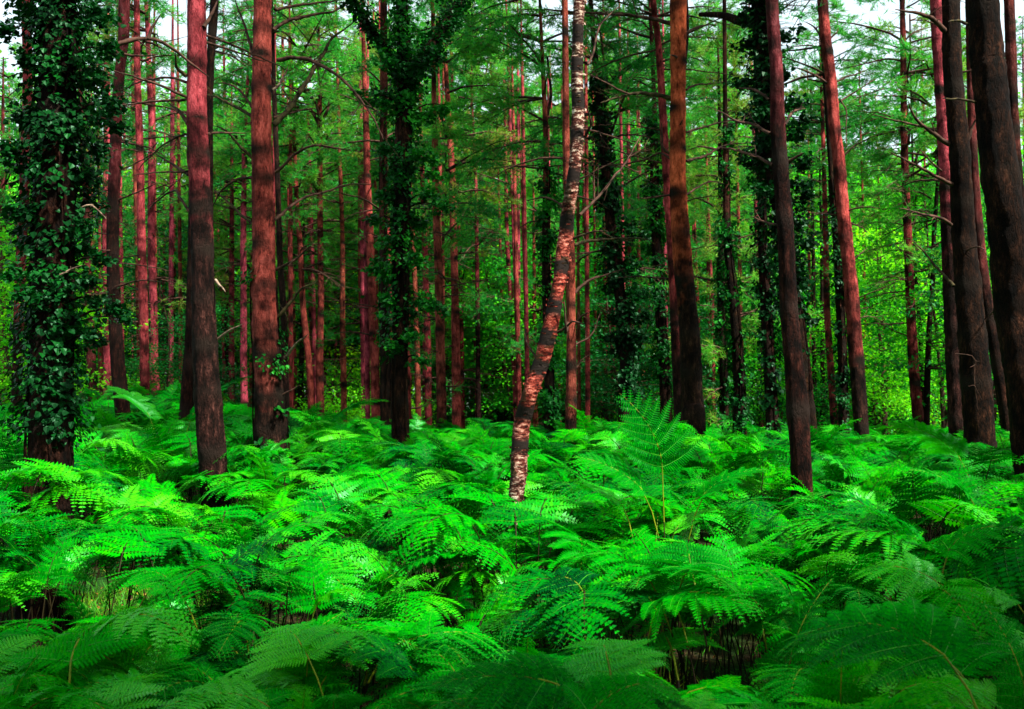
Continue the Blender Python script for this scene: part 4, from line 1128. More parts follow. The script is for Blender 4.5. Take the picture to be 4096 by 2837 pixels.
branch('T9', [(3622, 160), (3670, 125), (3725, 108)], 0.016, dy=0.3, twigs=5)
branch('T10b', [(3780, 125), (3745, 75), (3690, 42), (3598, 24)], 0.030, dy=-0.4, twigs=7)
branch('T10b', [(3798, 578), (3740, 540), (3690, 500), (3655, 450), (3638, 400)], 0.026, dy=-0.4, twigs=7)
branch('T10b', [(3812, 738), (3720, 700), (3630, 655), (3550, 622)], 0.020, dy=-0.5, twigs=6)
branch('T10b', [(3805, 900), (3750, 868), (3680, 858), (3596, 843)], 0.018, dy=-0.5, twigs=8)
branch('T10b', [(3815, 1145), (3740, 1060), (3650, 960)], 0.016, dy=0.6, mat='moss_branch', twigs=6)
branch('T10b', [(3862, 1005), (3910, 985), (3935, 1000)], 0.006, dy=-0.8, mat='twig', twigs=3)
branch('T10b', [(3820, 1415), (3870, 1420), (3900, 1440), (3905, 1560), (3912, 1640)], 0.003, dd=11.2, mat='twig', twigs=5, r1=0.002)
branch('T10b', [(3925, 1290), (3960, 1260), (3975, 1245)], 0.006, mat='twig', dy=-0.4, twigs=4)
branch('T10b', [(3870, 560), (3895, 500), (3910, 470)], 0.022, dy=-0.1, twigs=1)
branch('T11', [(3905, 410), (3850, 392), (3778, 384)], 0.009, dy=-0.3, mat='moss_branch', twigs=1)
branch('T11', [(3872, 97), (3830, 86), (3792, 90)], 0.011, dy=-0.2, mat='moss_branch', twigs=1)
branch('T6', [(3140, 500), (3180, 450), (3225, 430)], 0.012, dy=0.3, twigs=3)
branch('T6', [(3075, 400), (3020, 360), (2960, 355)], 0.012, dy=0.3, twigs=4)
branch('T6', [(3080, 535), (3010, 500), (2950, 480), (2870, 440)], 0.014, dy=0.6, twigs=6)
branch('T6', [(3090, 660), (3020, 625), (2940, 600), (2880, 585)], 0.014, dy=0.6, twigs=7)
branch('T6', [(3150, 650), (3190, 625), (3215, 610)], 0.014, dy=-0.2, twigs=1)
branch('T6', [(3110, 900), (3060, 890), (3000, 870)], 0.010, dy=0.4, twigs=4)
for k, n, a, b in (('T2', 8, 4.0, 6.5), ('L3', 7, 3.5, 7.5), ('C9', 6, 3.0, 7.0), ('C5', 6, 4.0, 8.0), ('C2', 8, 3.0, 7.0), ('L5', 9, 3.5, 9.0), ('L6', 5, 3.5, 8.5),
                   ('C4x', 0, 0, 0), ('C10', 5, 4.5, 8.0), ('T8', 5, 2.5, 5.5), ('R14', 9, 4.0, 8.0), ('C15', 7, 4.5, 9.0), ('R2', 5, 4.0, 6.5), ('T9', 7, 3.0, 6.0), ('T10a', 4, 4, 7), ('C1', 6, 3, 7), ('L9', 6, 4, 8), ('R26x', 0, 0, 0)):
    if k in TREE: auto_branches(k, n, a, b)
for k in ('c4', 'c11', 'r26', 'c13', 'r17', 'r7', 'r8', 'r30', 'c20', 'r20', 'm1'):
    if k in TREE:
        d = TREE[k]['d']
        auto_branches(k, 6, 2.5, 2 + d * 0.28, L=(0.5, 1.6))

# ------------------------------------------------------------------ broadleaf trees and shrubs of the understorey
LEAFY_TEXT = {'dark leafy young tree among the thin pines': 'dark leafy tree', 'bright green broadleaf tree behind the thin pines': 'bright green broadleaf tree',
              'dark green shrub in the shade between the trunk feet': 'dark green shrub', 'lime green shrub lit up between the trunk feet': 'lime green shrub'}
def leafy(name, protos, x, y, s, rz, label, cat, group, sz=1.0):
    z = float(ground_z(x, y)) - 0.03
    root = empty(name, (x, y, z), rz)
    me = protos
    o = bpy.data.objects.new("foliage" if 'shrub' in name else "crown", me)
    COL.objects.link(o); o.parent = root
    o.scale = (s, s, s * sz)
    tag(root, label, cat, group)
    AUTO.append((root, LEAFY_TEXT.get(label, label), 2048 + x / y * FPX, True))
    return root

rngb = np.random.default_rng(5)
def px_x(x, d): return (x - 2048) / FPX * d
spots = [(2080, 27, 1.0, 0), (700, 21, 0.6, 1), (3120, 27, 0.9, 0), (3760, 21, 1.0, 0), (3960, 19, 1.0, 1), (3540, 24, 0.9, 0), (2400, 36, 1.0, 0), (60, 18, 0.9, 0),
  (3250, 38, 1.6, 0), (3360, 44, 1.9, 0), (3460, 38, 1.45, 0), (3560, 43, 1.7, 0), (3660, 38, 1.8, 0), (1900, 40, 1.6, 0), (2840, 42, 1.7, 0),
    # x pixel, distance, scale, dark?
    (2040, 30, 1.25, 0), (1960, 34, 1.2, 0), (40, 30, 1.3, 0), (120, 38, 1.5, 0), (700, 30, 1.1, 1), (620, 34, 1.3, 1), (1420, 38, 1.5, 0), (1160, 36, 1.4, 0),
    (2150, 40, 1.7, 0), (2390, 36, 1.4, 0), (2560, 42, 1.7, 0), (2780, 38, 1.4, 0), (2960, 40, 1.6, 0), (3520, 32, 1.2, 0), (3640, 36, 1.5, 0), (3780, 30, 1.4, 0),
    (3990, 28, 1.4, 0), (4080, 34, 1.7, 0), (1700, 42, 1.7, 0), (900, 40, 1.7, 1), (330, 34, 1.4, 1), (480, 42, 1.8, 0), (1300, 46, 1.9, 0), (1850, 46, 1.9, 0),
    (2700, 48, 1.9, 0), (3150, 46, 1.7, 0), (3330, 42, 1.2, 0), (3460, 30, 1.0, 1), (3600, 26, 0.9, 1), (2480, 24, 0.9, 1), (2660, 26, 1.0, 1), (3900, 44, 1.8, 0),
    (760, 46, 1.9, 0), (200, 46, 1.9, 0), (3050, 30, 1.1, 1), (1010, 48, 1.9, 0)]
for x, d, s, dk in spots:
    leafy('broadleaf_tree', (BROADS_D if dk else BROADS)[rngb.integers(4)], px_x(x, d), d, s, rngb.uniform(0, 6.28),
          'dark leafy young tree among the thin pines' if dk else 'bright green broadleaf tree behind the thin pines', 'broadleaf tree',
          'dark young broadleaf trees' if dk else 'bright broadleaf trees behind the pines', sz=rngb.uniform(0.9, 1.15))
for i in range(34):
    x = rngb.uniform(-200, 4300); d = rngb.uniform(34, 50); dk = rngb.random() < (0.45 if x < 1100 or 2350 < x < 2750 else 0.15)
    if 3180 < x < 3720 or 1820 < x < 2000 or 2780 < x < 2900: continue
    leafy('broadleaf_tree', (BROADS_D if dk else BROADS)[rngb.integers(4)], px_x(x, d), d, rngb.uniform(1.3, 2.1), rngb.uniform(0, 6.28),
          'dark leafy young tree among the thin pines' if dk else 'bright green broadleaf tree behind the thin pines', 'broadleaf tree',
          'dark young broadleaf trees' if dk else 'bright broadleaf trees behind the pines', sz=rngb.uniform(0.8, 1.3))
for i in range(26):
    x = -100 + i * 170 + rngb.uniform(-60, 60); d = rngb.uniform(40, 54); dk = rngb.random() < (0.4 if x < 1100 else 0.15)
    if 3230 < x < 3640 or 1840 < x < 1980: continue
    leafy('broadleaf_tree', (BROADS_D if dk else BROADS)[rngb.integers(4)], px_x(x, d), d, rngb.uniform(2.1, 2.7), rngb.uniform(0, 6.28),
          'dark leafy young tree among the thin pines' if dk else 'bright green broadleaf tree behind the thin pines', 'broadleaf tree',
          'dark young broadleaf trees' if dk else 'bright broadleaf trees behind the pines', sz=rngb.uniform(0.95, 1.15))
for i in range(66):
    x = -250 + i * 70 + rngb.uniform(-50, 50)
    d = rngb.uniform(24.5, 44)
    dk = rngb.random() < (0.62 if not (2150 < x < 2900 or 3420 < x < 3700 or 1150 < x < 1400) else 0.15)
    s = rngb.uniform(0.75, 1.45) * (d / 30) ** 0.5
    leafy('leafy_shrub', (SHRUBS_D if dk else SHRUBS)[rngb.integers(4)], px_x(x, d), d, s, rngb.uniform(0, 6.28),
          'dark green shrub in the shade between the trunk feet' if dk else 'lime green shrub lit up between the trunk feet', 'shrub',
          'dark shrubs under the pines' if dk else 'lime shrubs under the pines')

# far wood beyond: one mass of foliage nobody could count
def far_wood():
    rng = np.random.default_rng(9)
    mb = MB()
    for mat, nclump in ((0, 520), (1, 900), (2, 420)):
        d = rng.uniform(52, 78, nclump)
        x = rng.uniform(-0.62, 0.62, nclump)
        z = rng.uniform(0, 1, nclump) ** 0.8
        px = 2048 + x * FPX
        top = np.interp(px, [-300, 600, 1200, 1500, 1900, 2300, 2700, 3100, 3300, 3450, 3650, 3850, 4300], [20, 22, 18, 20, 14, 17, 19, 15, 12, 12, 14, 19, 20])
        z = z * (top + rng.normal(0, 1.5, nclump))
        c = np.stack([x * d, d, z], -1)
        per = 75
        P = np.repeat(c, per, 0) + rng.normal(size=(nclump * per, 3)) * np.array([1.3, 1.0, 0.62])
        P[:, 2] = np.maximum(P[:, 2], 0.1)
        n = len(P)
        leaves(mb, P, unit(rng.normal(size=(n, 3)) * 0.7 + np.array([0, 0, 1.0])), rdir(rng, n), rng.uniform(0.16, 0.36, n), mat=mat)
    return tag(mb.build("far_woodland", [M['broad_dark'], M['broad'], M['needles']], smooth=False), 'far mass of green woodland closing the view behind the pines', 'woodland', kind='stuff')
far_wood()

# ------------------------------------------------------------------ bracken
def pinnule_template(n):
    if n == 1:
        V = np.array([(0, 0, 0), (0.30, 1, 0.10), (1, 0, -0.10), (0.30, -1, 0.10)], float)
        return V, np.array([(0, 1, 2, 3)])
    V, F = [], []
    for i in range(n):
        a0, a1 = i / n, (i + 1) / n
        wd = 1.0 - 0.72 * a0 ** 1.3
        for s in (1, -1):
            b = len(V)
            q = [(a0, 0, -0.12 * a0), (a0 + 0.10 / n, s * wd * 0.85, 0.06 - 0.12 * a0), (a0 + 0.80 / n, s * wd, 0.06 - 0.12 * a0), (a1, 0, -0.12 * a1)]
            V += q
            F.append((b, b + 1, b + 2, b + 3) if s < 0 else (b + 3, b + 2, b + 1, b))
    return np.array(V, float), np.array(F)

def frond(seed, stipe, blade, lod, pitch0=48, pitch1=-28, width=0.55, lean=12, npin=12, drop=0.6, twist=0.22, spacing=0.0145, roll=None):
    """returns (leaf MB, stem MB); azimuth +X, foot at the origin"""
    rng = np.random.default_rng(seed)
    TV, TF = pinnule_template(6 if lod == 0 else 1)
    # stem path
    n1, n2 = 8, 16
    P = [np.zeros(3)]
    for i in range(n1):
        a = radians(90 - lean * (i / n1) - (90 - lean - pitch0) * (i / n1) ** 4)
        P.append(P[-1] + np.array([cos(a), 0.03 * math.sin(seed + i * 0.7), sin(a)]) * stipe / n1)
    k0 = len(P) - 1
    for i in range(n2):
        t = (i + 0.5) / n2
        a = radians(pitch0 + (pitch1 - pitch0) * t ** 0.8)
        yw = twist * math.sin(2.0 * t + seed)
        P.append(P[-1] + np.array([cos(a) * cos(yw), cos(a) * sin(yw), sin(a)]) * blade / n2)
    P = np.array(P)
    st = MB()
    R = np.concatenate([np.linspace(0.0065, 0.0042, k0 + 1), np.linspace(0.0040, 0.0010, n2)])
    V, F = tube(P, R, 6 if lod == 0 else 3)
    cut = 6 * (6 if lod == 0 else 3)
    st.add(V, F[:cut], 0)
    st.f4.append(F[cut:].astype(np.int32)); st.m4.append(np.full(len(F) - cut, 1, np.int32))
    lf = MB()
    rach = P[k0:]
    sr = np.linspace(0, 1, len(rach))
    def at_s(s):
        p = np.array([np.interp(s, sr, rach[:, c]) for c in range(3)])
        q = np.array([np.interp(min(1, s + 0.04), sr, rach[:, c]) for c in range(3)])
        o = np.array([np.interp(max(0, s - 0.04), sr, rach[:, c]) for c in range(3)])
        return p, unit(q - o)
    roll = rng.normal(0, 0.22) if roll is None else roll
    for j in range(npin):
        s = 1 - (1 - j / npin) ** 1.18
        p, T = at_s(s)
        B0 = unit(np.cross([0, 0, 1.0], T))
        Nn = unit(np.cross(T, B0))
        B = B0 * cos(roll) + Nn * sin(roll)
        Nn = unit(np.cross(T, B))
        Lp = blade * width * (1 - s) ** 0.80 * rng.uniform(0.92, 1.06) + 0.012
        if j == 0: Lp *= 0.95
        fa = radians(16 + 30 * s + rng.normal(0, 5))
        for side in (1, -1):
            d0 = B * side * cos(fa) + T * sin(fa) + Nn * (0.10 + rng.normal(0, 0.06))
            d0 = unit(d0)
            K = max(3, int(Lp / spacing))
            u = (np.arange(K) + 0.6) / K
            dr = drop * rng.uniform(0.5, 2.1)
            # pinna axis curves forward and sags
            def ax(uu):
                uu = np.asarray(uu)[:, None]
                return p + d0 * Lp * uu + (np.array([0, 0, -1.0]) * dr * 0.5 + T * 0.10) * Lp * uu ** 2
            A = ax(u)
            tg = unit(ax(u + 0.02) - ax(u - 0.02))
            up = np.broadcast_to(Nn, tg.shape)
            Q = unit(np.cross(up, tg))             # in-blade direction across the pinna
            up = unit(np.cross(tg, Q))
            lm = min(0.105, 0.24 * Lp + 0.006)
            for s2 in (1, -1):
                l = lm * (1 - u) ** 0.72 * (0.80 + 0.20 * np.minimum(1, u * 6)) * rng.uniform(0.9, 1.08, K) + 0.004
                jit = rng.normal(0, 0.06, (K, 1))
                dd_ = unit(Q * s2 + tg * (0.26 + 0.25 * u[:, None]) + up * (0.05 + rng.normal(0, 0.10)) + up * jit - np.array([0, 0, 0.10]))
                wv = unit(tg - dd_ * np.sum(tg * dd_, -1, keepdims=True))
                nn = np.cross(dd_, wv) * s2
                wd = np.minimum(spacing * 0.60, l * 0.36)
                V = A[:, None, :] + dd_[:, None, :] * (l[:, None] * TV[None, :, 0])[..., None] + wv[:, None, :] * (wd[:, None] * TV[None, :, 1])[..., None] \
                    + nn[:, None, :] * (l[:, None] * TV[None, :, 2])[..., None]
                FF = (np.arange(K)[:, None, None] * len(TV) + TF[None]).reshape(-1, 4)
                if s2 < 0: FF = FF[:, ::-1]
                lf.add(V.reshape(-1, 3), FF, 0)
            uu = np.linspace(0, 1, 6 if lod == 0 else 3)
            V, F = tube(ax(uu), 0.0024 * (1 - 0.75 * uu) * (0.5 + 0.5 * (1 - s)), 4 if lod == 0 else 3)
            lf.add(V, F, 1)
    return lf, st

FERN_MATS = [M['fern'], M['fern_rib']]
STEM_MATS = [M['fern_stem'], M['fern_rachis']]
PROTO = []      # high detail: (leaf mesh, stem mesh, class)
specs = [(0.54, 0.46, 45, -35, 0.52), (0.60, 0.50, 35, -42, 0.55), (0.52, 0.42, 60, -10, 0.50), (0.60, 0.54, 28, -30, 0.58), (0.56, 0.46, 66, 15, 0.50),
         (0.96, 0.50, 42, -38, 0.54), (1.04, 0.54, 32, -45, 0.56), (0.92, 0.46, 60, -5, 0.52), (1.02, 0.58, 26, -32, 0.60), (0.98, 0.50, 68, 18, 0.50)]
_r = np.random.default_rng(12)
specs = specs + [(a * _r.uniform(0.85, 1.12), b * _r.uniform(0.75, 1.2), p0 + _r.uniform(-14, 14), p1 + _r.uniform(-25, 20), wd * _r.uniform(0.85, 1.15)) for a, b, p0, p1, wd in specs]
for i, (a, b, p0, p1, wd) in enumerate(specs):
    lf, st = frond(40 + i, a, b, 0, p0, p1, wd, lean=8 + 3 * (i % 4))
    PROTO.append((lf.mesh("bracken_frond_mesh", FERN_MATS, True), st.mesh("bracken_stem_mesh", STEM_MATS, True), 0 if i % 10 < 5 else 1))

def place_fern(x, y, rz, pi_, s, label, group, tilt=(0, 0), zoff=0.0, name='bracken_fern'):
    lm, sm, _ = PROTO[pi_]
    z = float(ground_z(x, y)) - 0.02 + zoff
    root = empty(name, (x, y, z))
    root.rotation_euler = (tilt[0], tilt[1], rz)
    root.scale = (s, s, s)
    tag(root, label, 'fern', group)
    for nm, me in (("frond", lm), ("stem", sm)):
        o = bpy.data.objects.new(nm, me); COL.objects.link(o); o.parent = root
    return root

rngn = np.random.default_rng(21)
_ph = rngn.uniform(0, 6.28, 12)
def bumpy(x, y):
    return (np.sin(x * 1.7 + _ph[0] + 0.8 * np.sin(y * 1.1)) * np.cos(y * 1.5 + _ph[1]) + 0.6 * np.sin(x * 3.1 + y * 2.3 + _ph[2]) + 0.4 * np.sin(y * 3.7 - x * 1.9 + _ph[3])) / 2.0

HOLES = [(px_x(690, 9.3), 9.3, 0.75), (px_x(640, 8.3), 8.3, 0.5), (px_x(420, 6.5), 6.5, 0.38), (px_x(1230, 8.4), 8.4, 0.40), (px_x(2500, 7.6), 7.6, 0.35),]
def fern_height(x, y):
    """1 = full height"""
    h = np.interp(y, [3, 4.5, 6, 8, 10, 14, 24], [0.64, 0.76, 0.93, 1.12, 1.16, 1.14, 1.10])
    left = np.clip((-x / (0.5 * y) - 0.25) / 0.5, 0, 1) * np.clip((9.5 - y) / 2, 0, 1)
    h = h * (1 - 0.14 * left * np.clip((6.4 - y) / 1.0, 0, 1))
    h = h * (1 + 0.16 * np.clip((-x / (0.5 * y) - 0.3) / 0.4, 0, 1) * np.exp(-((y - 7.3) / 0.9) ** 2) + 0.22 * np.clip((x / (0.5 * y) - 0.6) / 0.3, 0, 1) * np.exp(-((y - 6.3) / 1.0) ** 2))
    return h * (1 + 0.27 * bumpy(x, y))

pts = []
tr = np.array(TRUNKS)
y = 3.0
while y < 23.5:
    dens = float(np.interp(y, [3, 6, 10, 23], [23, 22, 18, 14]))
    dyy = 0.25
    half = 0.56 * y + 0.9
    n = rngn.poisson(dens * dyy * 2 * half)
    for _ in range(n):
        x = rngn.uniform(-half, half); yy = y + rngn.uniform(0, dyy)
        if any((x - hx) ** 2 + (yy - hy) ** 2 < hr * hr for hx, hy, hr in HOLES): continue
        if np.any((tr[:, 0] - x) ** 2 + (tr[:, 1] - yy) ** 2 < (tr[:, 2] + 0.06) ** 2): continue
        bb = bumpy(x, yy)
        if bb < -0.42 and yy > 6.8 and rngn.random() < 0.80: continue
        far_edge = 20.5 + 1.8 * math.sin(x * 0.7) + 1.0 * math.sin(x * 1.9 + 1)
        if yy > far_edge: continue
        pts.append((x, yy))
    y += dyy
pts = np.array(pts)
order = np.argsort(np.hypot(pts[:, 0] * 0.6, pts[:, 1]))
pts = pts[order]
in_view = np.abs(pts[:, 0]) < 0.515 * pts[:, 1] + 0.45
NIND = 285
near_pts = []
rest = []
for p, iv in zip(pts, in_view):
    if len(near_pts) < NIND and iv and p[1] > 3.4: near_pts.append(p)
    else: rest.append(p)
def pick(x, y, rng):
    h = float(fern_height(x, y))
    tall = h > 0.93 or (h > 0.8 and rng.random() < 0.5)
    i = int(rng.integers(5, 10) if tall else rng.integers(0, 5))
    H0 = {0: 0.66, 1: 0.68, 2: 0.78, 3: 0.64, 4: 0.92, 5: 1.08, 6: 1.10, 7: 1.16, 8: 1.08, 9: 1.34}[i]
    s = np.clip(1.14 * h / H0, 0.72, 1.3 if not tall else 1.16) * rng.uniform(0.80, 1.10)
    return i + 10 * int(rng.random() < 0.5), float(s)
MARKS = [(192, 'ivy-wrapped trunk'), (490, 'dark leaning pine'), (830, 'black-footed pine'), (1065, 'broad pink-red pine'), (1600, 'forked ivy tree'), (2180, 'birch'),
         (2750, 'orange-red pine'), (3170, 'dark slender pine'), (3420, 'plum-brown pine'), (3650, 'thin straight pine'), (3890, 'thick black pine'), (4110, 'edge trunk')]
def between(px):
    if px < MARKS[0][0]: return 'left of the ' + MARKS[0][1]
    for (a, na), (b, nb_) in zip(MARKS, MARKS[1:]):
        if px < b: return 'between the %s and %s' % (na, nb_)
    return 'right of the ' + MARKS[-1][1]
def below(px):
    return 'straight below the ' + min(MARKS, key=lambda m: abs(m[0] - px))[1]
for x, yy in near_pts:
    i, s = pick(x, yy, rngn)
    band = 0 if yy < 4.9 else (1 if yy < 5.9 else 2)
    lab = ('nearest bracken fern ', 'bracken fern of the second rows ', 'bracken fern of the third rows ')[band] + below(2048 + x / yy * FPX)
    grp = ('nearest rows of bracken', 'second rows of bracken', 'third rows of bracken')[band]
    place_fern(float(x), float(yy), float(rngn.uniform(0, 6.28)), i, s, lab, grp, tilt=(float(rngn.normal(0, 0.13)), float(rngn.normal(0, 0.13))))

# fern plants that stand out in the photograph
def custom_fern(x, y, rz, label, stipe, blade, p0, p1, width, lean, seed, npin=14, drop=0.35, dz=0.0, roll=None):
    lf, st = frond(seed, stipe, blade, 0, p0, p1, width, lean=lean, npin=npin, drop=drop, roll=roll)
    root = empty('bracken_fern', (x, y, float(ground_z(x, y)) - 0.02 + dz), rz)
    tag(root, label, 'fern')
    for nm, mb, mats in (("frond", lf, FERN_MATS), ("stem", st, STEM_MATS)):
        me = mb.mesh(nm, mats, True)
        o = bpy.data.objects.new(nm, me); COL.objects.link(o); o.parent = root
    return root

def fern_part(root, seed, loc, rz, stipe, blade, p0, p1, width, lean, npin=12, drop=0.2, rx=0.0, ry=0.0, roll=None):
    """a further frond of the same plant"""
    lf, st = frond(seed, stipe, blade, 0, p0, p1, width, lean=lean, npin=npin, drop=drop, roll=roll)
    for nm, mb, mats in (("frond", lf, FERN_MATS), ("stem", st, STEM_MATS)):
        me = mb.mesh(nm, mats, True)
        o = bpy.data.objects.new(nm, me); COL.objects.link(o); o.parent = root
        o.location = loc; o.rotation_euler = (rx, ry, rz)

# the tall upright one right of centre
tx = px_x(2660, 7.3)
tall = custom_fern(tx, 7.3, pi, 'upright bracken plant rising above the carpet in front of the orange-red pine', 1.60, 0.64, 88, 38, 0.56, 2, 901, npin=9, drop=-0.2, roll=-1.25)
fern_part(tall, 902, (0.0, 0.05, 0.0), 0.25, 1.48, 0.55, 48, 8, 0.5, 6, drop=0.2, roll=-0.5)
fern_part(tall, 904, (0.03, -0.04, 0.0), 3.9, 1.15, 0.50, 45, -15, 0.5, 8)
fern_part(tall, 916, (-0.12, -0.10, 0.0), 3.3, 1.42, 0.55, 50, -5, 0.54, 7)
fern_part(tall, 917, (0.16, -0.12, 0.0), -0.9, 1.36, 0.55, 40, -25, 0.54, 7)
fern_part(tall, 918, (0.05, -0.2, 0.0), -1.8, 1.25, 0.52, 30, -40, 0.54, 7)
custom_fern(px_x(3960, 7.8), 7.8, pi, 'small bracken frond reaching left in front of the massive edge trunk', 1.35, 0.55, 45, 5, 0.5, 6, 905)
custom_fern(px_x(3900, 9.5), 9.5, pi - 0.3, 'spread bracken standing up before the thick almost black pine', 1.35, 0.75, 50, 5, 0.55, 5, 906)
custom_fern(px_x(700, 12.0), 12.2, 0.3, 'high bracken clump top left of the black-footed pine foot', 1.55, 0.95, 60, 10, 0.55, 5, 907)
custom_fern(px_x(620, 12.5), 12.7, 2.8, 'high bracken clump beside the dark brown leaning pine foot', 1.50, 0.95, 55, 0, 0.55, 5, 908)
custom_fern(px_x(1280, 14), 14.0, 0.6, 'high bracken before the gently bowed pine', 1.35, 0.95, 50, -5, 0.55, 5, 909)
custom_fern(px_x(1750, 5.1), 5.1, pi + 0.15, 'bright arching bracken near the middle with its tip bending left', 0.80, 0.80, 40, -30, 0.48, 10, 910)
custom_fern(px_x(1130, 7.0), 7.0, -0.9, 'pale blue-green bracken spread flat left of centre', 1.05, 0.75, 25, -40, 0.55, 10, 911)
custom_fern(px_x(1990, 7.2), 7.2, pi + 0.5, 'pale silvery bracken spread flat below the birch', 1.08, 0.75, 22, -30, 0.55, 10, 912)
custom_fern(px_x(2310, 7.8), 7.5, -1.7, 'silvery bracken hanging towards the viewer right of the birch foot', 1.18, 0.75, 15, -60, 0.55, 10, 913)
custom_fern(px_x(3330, 4.6), 4.6, pi - 0.2, 'nearest bracken frond arching left in the lower right', 0.60, 0.78, 35, -32, 0.48, 12, 914)
custom_fern(px_x(4000, 3.6), 3.6, pi - 0.6, 'large shaded bracken hanging over the right edge', 1.15, 0.75, 35, -45, 0.55, 10, 915)

for k, (dx_, dy_, rz, ly) in enumerate(((2950, 7.0, 1.2, 'left of the dark slender pine foot'),
                                        (3830, 7.4, 3.0, 'before the thick black pine'), (420, 7.4, 0.2, 'right of the ivy-wrapped trunk foot'), (1500, 7.6, 2.0, 'below the forked ivy tree'))):
    r = place_fern(px_x(dx_, dy_), dy_, rz, 7, 0.8, 'withered brown bracken frond ' + ly, 'withered bracken fronds')
    for ch in r.children:
        if ch.name.startswith('frond'):
            me = ch.data.copy(); me.materials.clear(); me.materials.append(M['dead_leaf']); me.materials.append(M['fern_rachis']); ch.data = me

# the rest of the carpet: nobody could count it, one object
def carpet():
    protos = []
    for i, (a, b, p0, p1, wd) in enumerate(specs):
        lf, st = frond(140 + i, a, b, 1, p0, p1, wd, lean=8 + 3 * (i % 4), spacing=0.020)
        V = st.v[0]; F = np.concatenate(st.f4)
        lf.add(V, F, 2)
        me = lf.mesh("carpet_frond_mesh", FERN_MATS + [M['fern_stem']], True)
        protos.append(me)
    coll = bpy.data.collections.new("bracken_kinds")
    for i, me in enumerate(protos):
        o = bpy.data.objects.new("bracken_kind_%02d" % i, me)
        coll.objects.link(o)
    me = bpy.data.meshes.new("bracken_carpet")
    n = len(rest)
    P, rot, scl, idx = [], [], [], []
    for x, yy in rest:
        i, s = pick(x, yy, rngn)
        P.append((x, yy, float(ground_z(x, yy)) - 0.02)); scl.append(s); idx.append(i)
        rot.append((rngn.normal(0, 0.13), rngn.normal(0, 0.13), rngn.uniform(0, 6.28)))
    me.from_pydata(P, [], [])
    a = me.attributes.new("rot", 'FLOAT_VECTOR', 'POINT'); a.data.foreach_set("vector", np.array(rot, np.float32).ravel())
    a = me.attributes.new("scl", 'FLOAT', 'POINT'); a.data.foreach_set("value", np.array(scl, np.float32))
    a = me.attributes.new("idx", 'INT', 'POINT'); a.data.foreach_set("value", np.array(idx, np.int32))
    for m in FERN_MATS: me.materials.append(m)
    o = bpy.data.objects.new("bracken_carpet", me); COL.objects.link(o)
    ng = bpy.data.node_groups.new("scatter_bracken", 'GeometryNodeTree')
    ng.interface.new_socket("Geometry", in_out='INPUT', socket_type='NodeSocketGeometry')
    ng.interface.new_socket("Geometry", in_out='OUTPUT', socket_type='NodeSocketGeometry')
    gi = ng.nodes.new('NodeGroupInput'); go = ng.nodes.new('NodeGroupOutput')
    ci = ng.nodes.new('GeometryNodeCollectionInfo'); ci.inputs['Collection'].default_value = coll
    ci.inputs['Separate Children'].default_value = True; ci.inputs['Reset Children'].default_value = True
    ip = ng.nodes.new('GeometryNodeInstanceOnPoints')
    ip.inputs['Pick Instance'].default_value = True
    def na(nm, t):
        q = ng.nodes.new('GeometryNodeInputNamedAttribute'); q.data_type = t; q.inputs['Name'].default_value = nm
        return q.outputs['Attribute']
    e2r = ng.nodes.new('FunctionNodeEulerToRotation')
    ng.links.new(na('rot', 'FLOAT_VECTOR'), e2r.inputs[0])
    ng.links.new(gi.outputs[0], ip.inputs['Points'])
    ng.links.new(ci.outputs[0], ip.inputs['Instance'])
    ng.links.new(na('idx', 'INT'), ip.inputs['Instance Index'])
    ng.links.new(e2r.outputs[0], ip.inputs['Rotation'])
    ng.links.new(na('scl', 'FLOAT'), ip.inputs['Scale'])
    ng.links.new(ip.outputs[0], go.inputs[0])
    md = o.modifiers.new("scatter", 'NODES'); md.node_group = ng
    tag(o, 'dense carpet of green bracken reaching back to the pine feet', 'bracken', kind='stuff')
carpet()

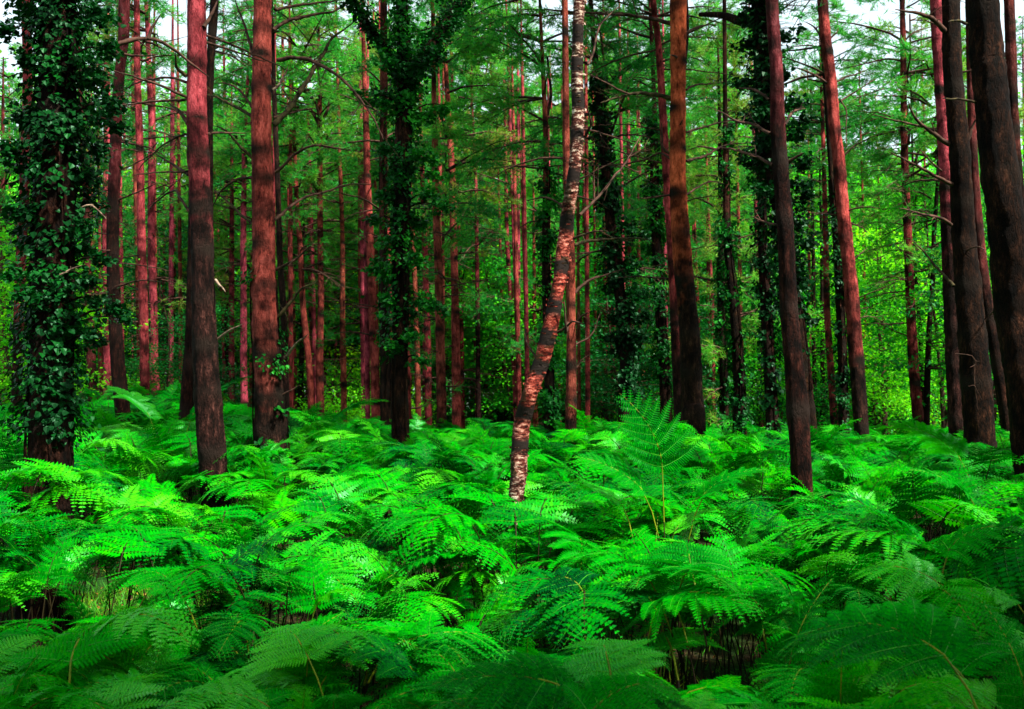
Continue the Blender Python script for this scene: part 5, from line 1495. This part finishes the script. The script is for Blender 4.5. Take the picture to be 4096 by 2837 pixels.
# ------------------------------------------------------------------ grass tufts and litter in the hollows
def grass():
    rng = np.random.default_rng(3)
    mb = MB()
    P = []
    for hx, hy, hr in HOLES:
        n = int(4200 * hr * hr)
        a = rng.uniform(0, 6.28, n); r = hr * 1.2 * np.sqrt(rng.uniform(0, 1, n))
        P.append(np.stack([hx + r * np.cos(a), hy + r * np.sin(a)], -1))
    n = 9000
    yy = rng.uniform(6, 22, n); xx = rng.uniform(-0.55, 0.55, n) * yy
    P.append(np.stack([xx, yy], -1))
    P = np.concatenate(P); n = len(P)
    base = np.column_stack([P, ground_z(P[:, 0], P[:, 1])])
    d = unit(rng.normal(0, 0.45, (n, 3)) + np.array([0, 0, 1.0]))
    s = unit(np.cross(d, rdir(rng, n))) * 0.004
    L = rng.uniform(0.06, 0.22, (n, 1))
    tip = base + d * L + rng.normal(0, 0.03, (n, 3))
    V = np.stack([base - s, base + s, tip], 1).reshape(-1, 3)
    mb.add(V, np.arange(len(V)).reshape(-1, 3))
    return tag(mb.build("grass", [M['grass']], smooth=False), 'short yellow-green grass in the gaps between the ferns', 'grass', kind='stuff')
grass()
def litter():
    rng = np.random.default_rng(4)
    mb = MB()
    P = []
    for hx, hy, hr in HOLES:
        n = int(900 * hr * hr)
        a = rng.uniform(0, 6.28, n); r = hr * 1.3 * np.sqrt(rng.uniform(0, 1, n))
        P.append(np.stack([hx + r * np.cos(a), hy + r * np.sin(a)], -1))
    n = 2500
    yy = rng.uniform(5, 30, n); xx = rng.uniform(-0.55, 0.55, n) * yy
    P.append(np.stack([xx, yy], -1))
    P = np.concatenate(P); n = len(P)
    pos = np.column_stack([P, ground_z(P[:, 0], P[:, 1]) + 0.012])
    leaves(mb, pos, unit(rng.normal(0, 0.35, (n, 3)) + np.array([0, 0, 1.0])), rdir(rng, n), rng.uniform(0.03, 0.07, n))
    return tag(mb.build("leaf_litter", [M['dead_leaf']], smooth=False), 'fallen brown and yellow leaves scattered on the forest floor', 'leaf litter', kind='stuff')
litter()

# ------------------------------------------------------------------ labels that say where each look-alike of the background stands
ORD = ['first', 'second', 'third', 'fourth', 'fifth', 'sixth', 'seventh', 'eighth', 'ninth', 'tenth', 'eleventh', 'twelfth', 'thirteenth', 'fourteenth', 'fifteenth', 'sixteenth']
cells = {}
for root, text, px, rank in AUTO:
    cells.setdefault((text, between(px), rank), []).append((px, root))
for (text, wh, rank), items in cells.items():
    items.sort(key=lambda q: q[0])
    for k, (px, root) in enumerate(items):
        root['label'] = text + ' ' + wh + (', %s from left' % ORD[min(k, 15)] if rank and len(items) > 1 else '')
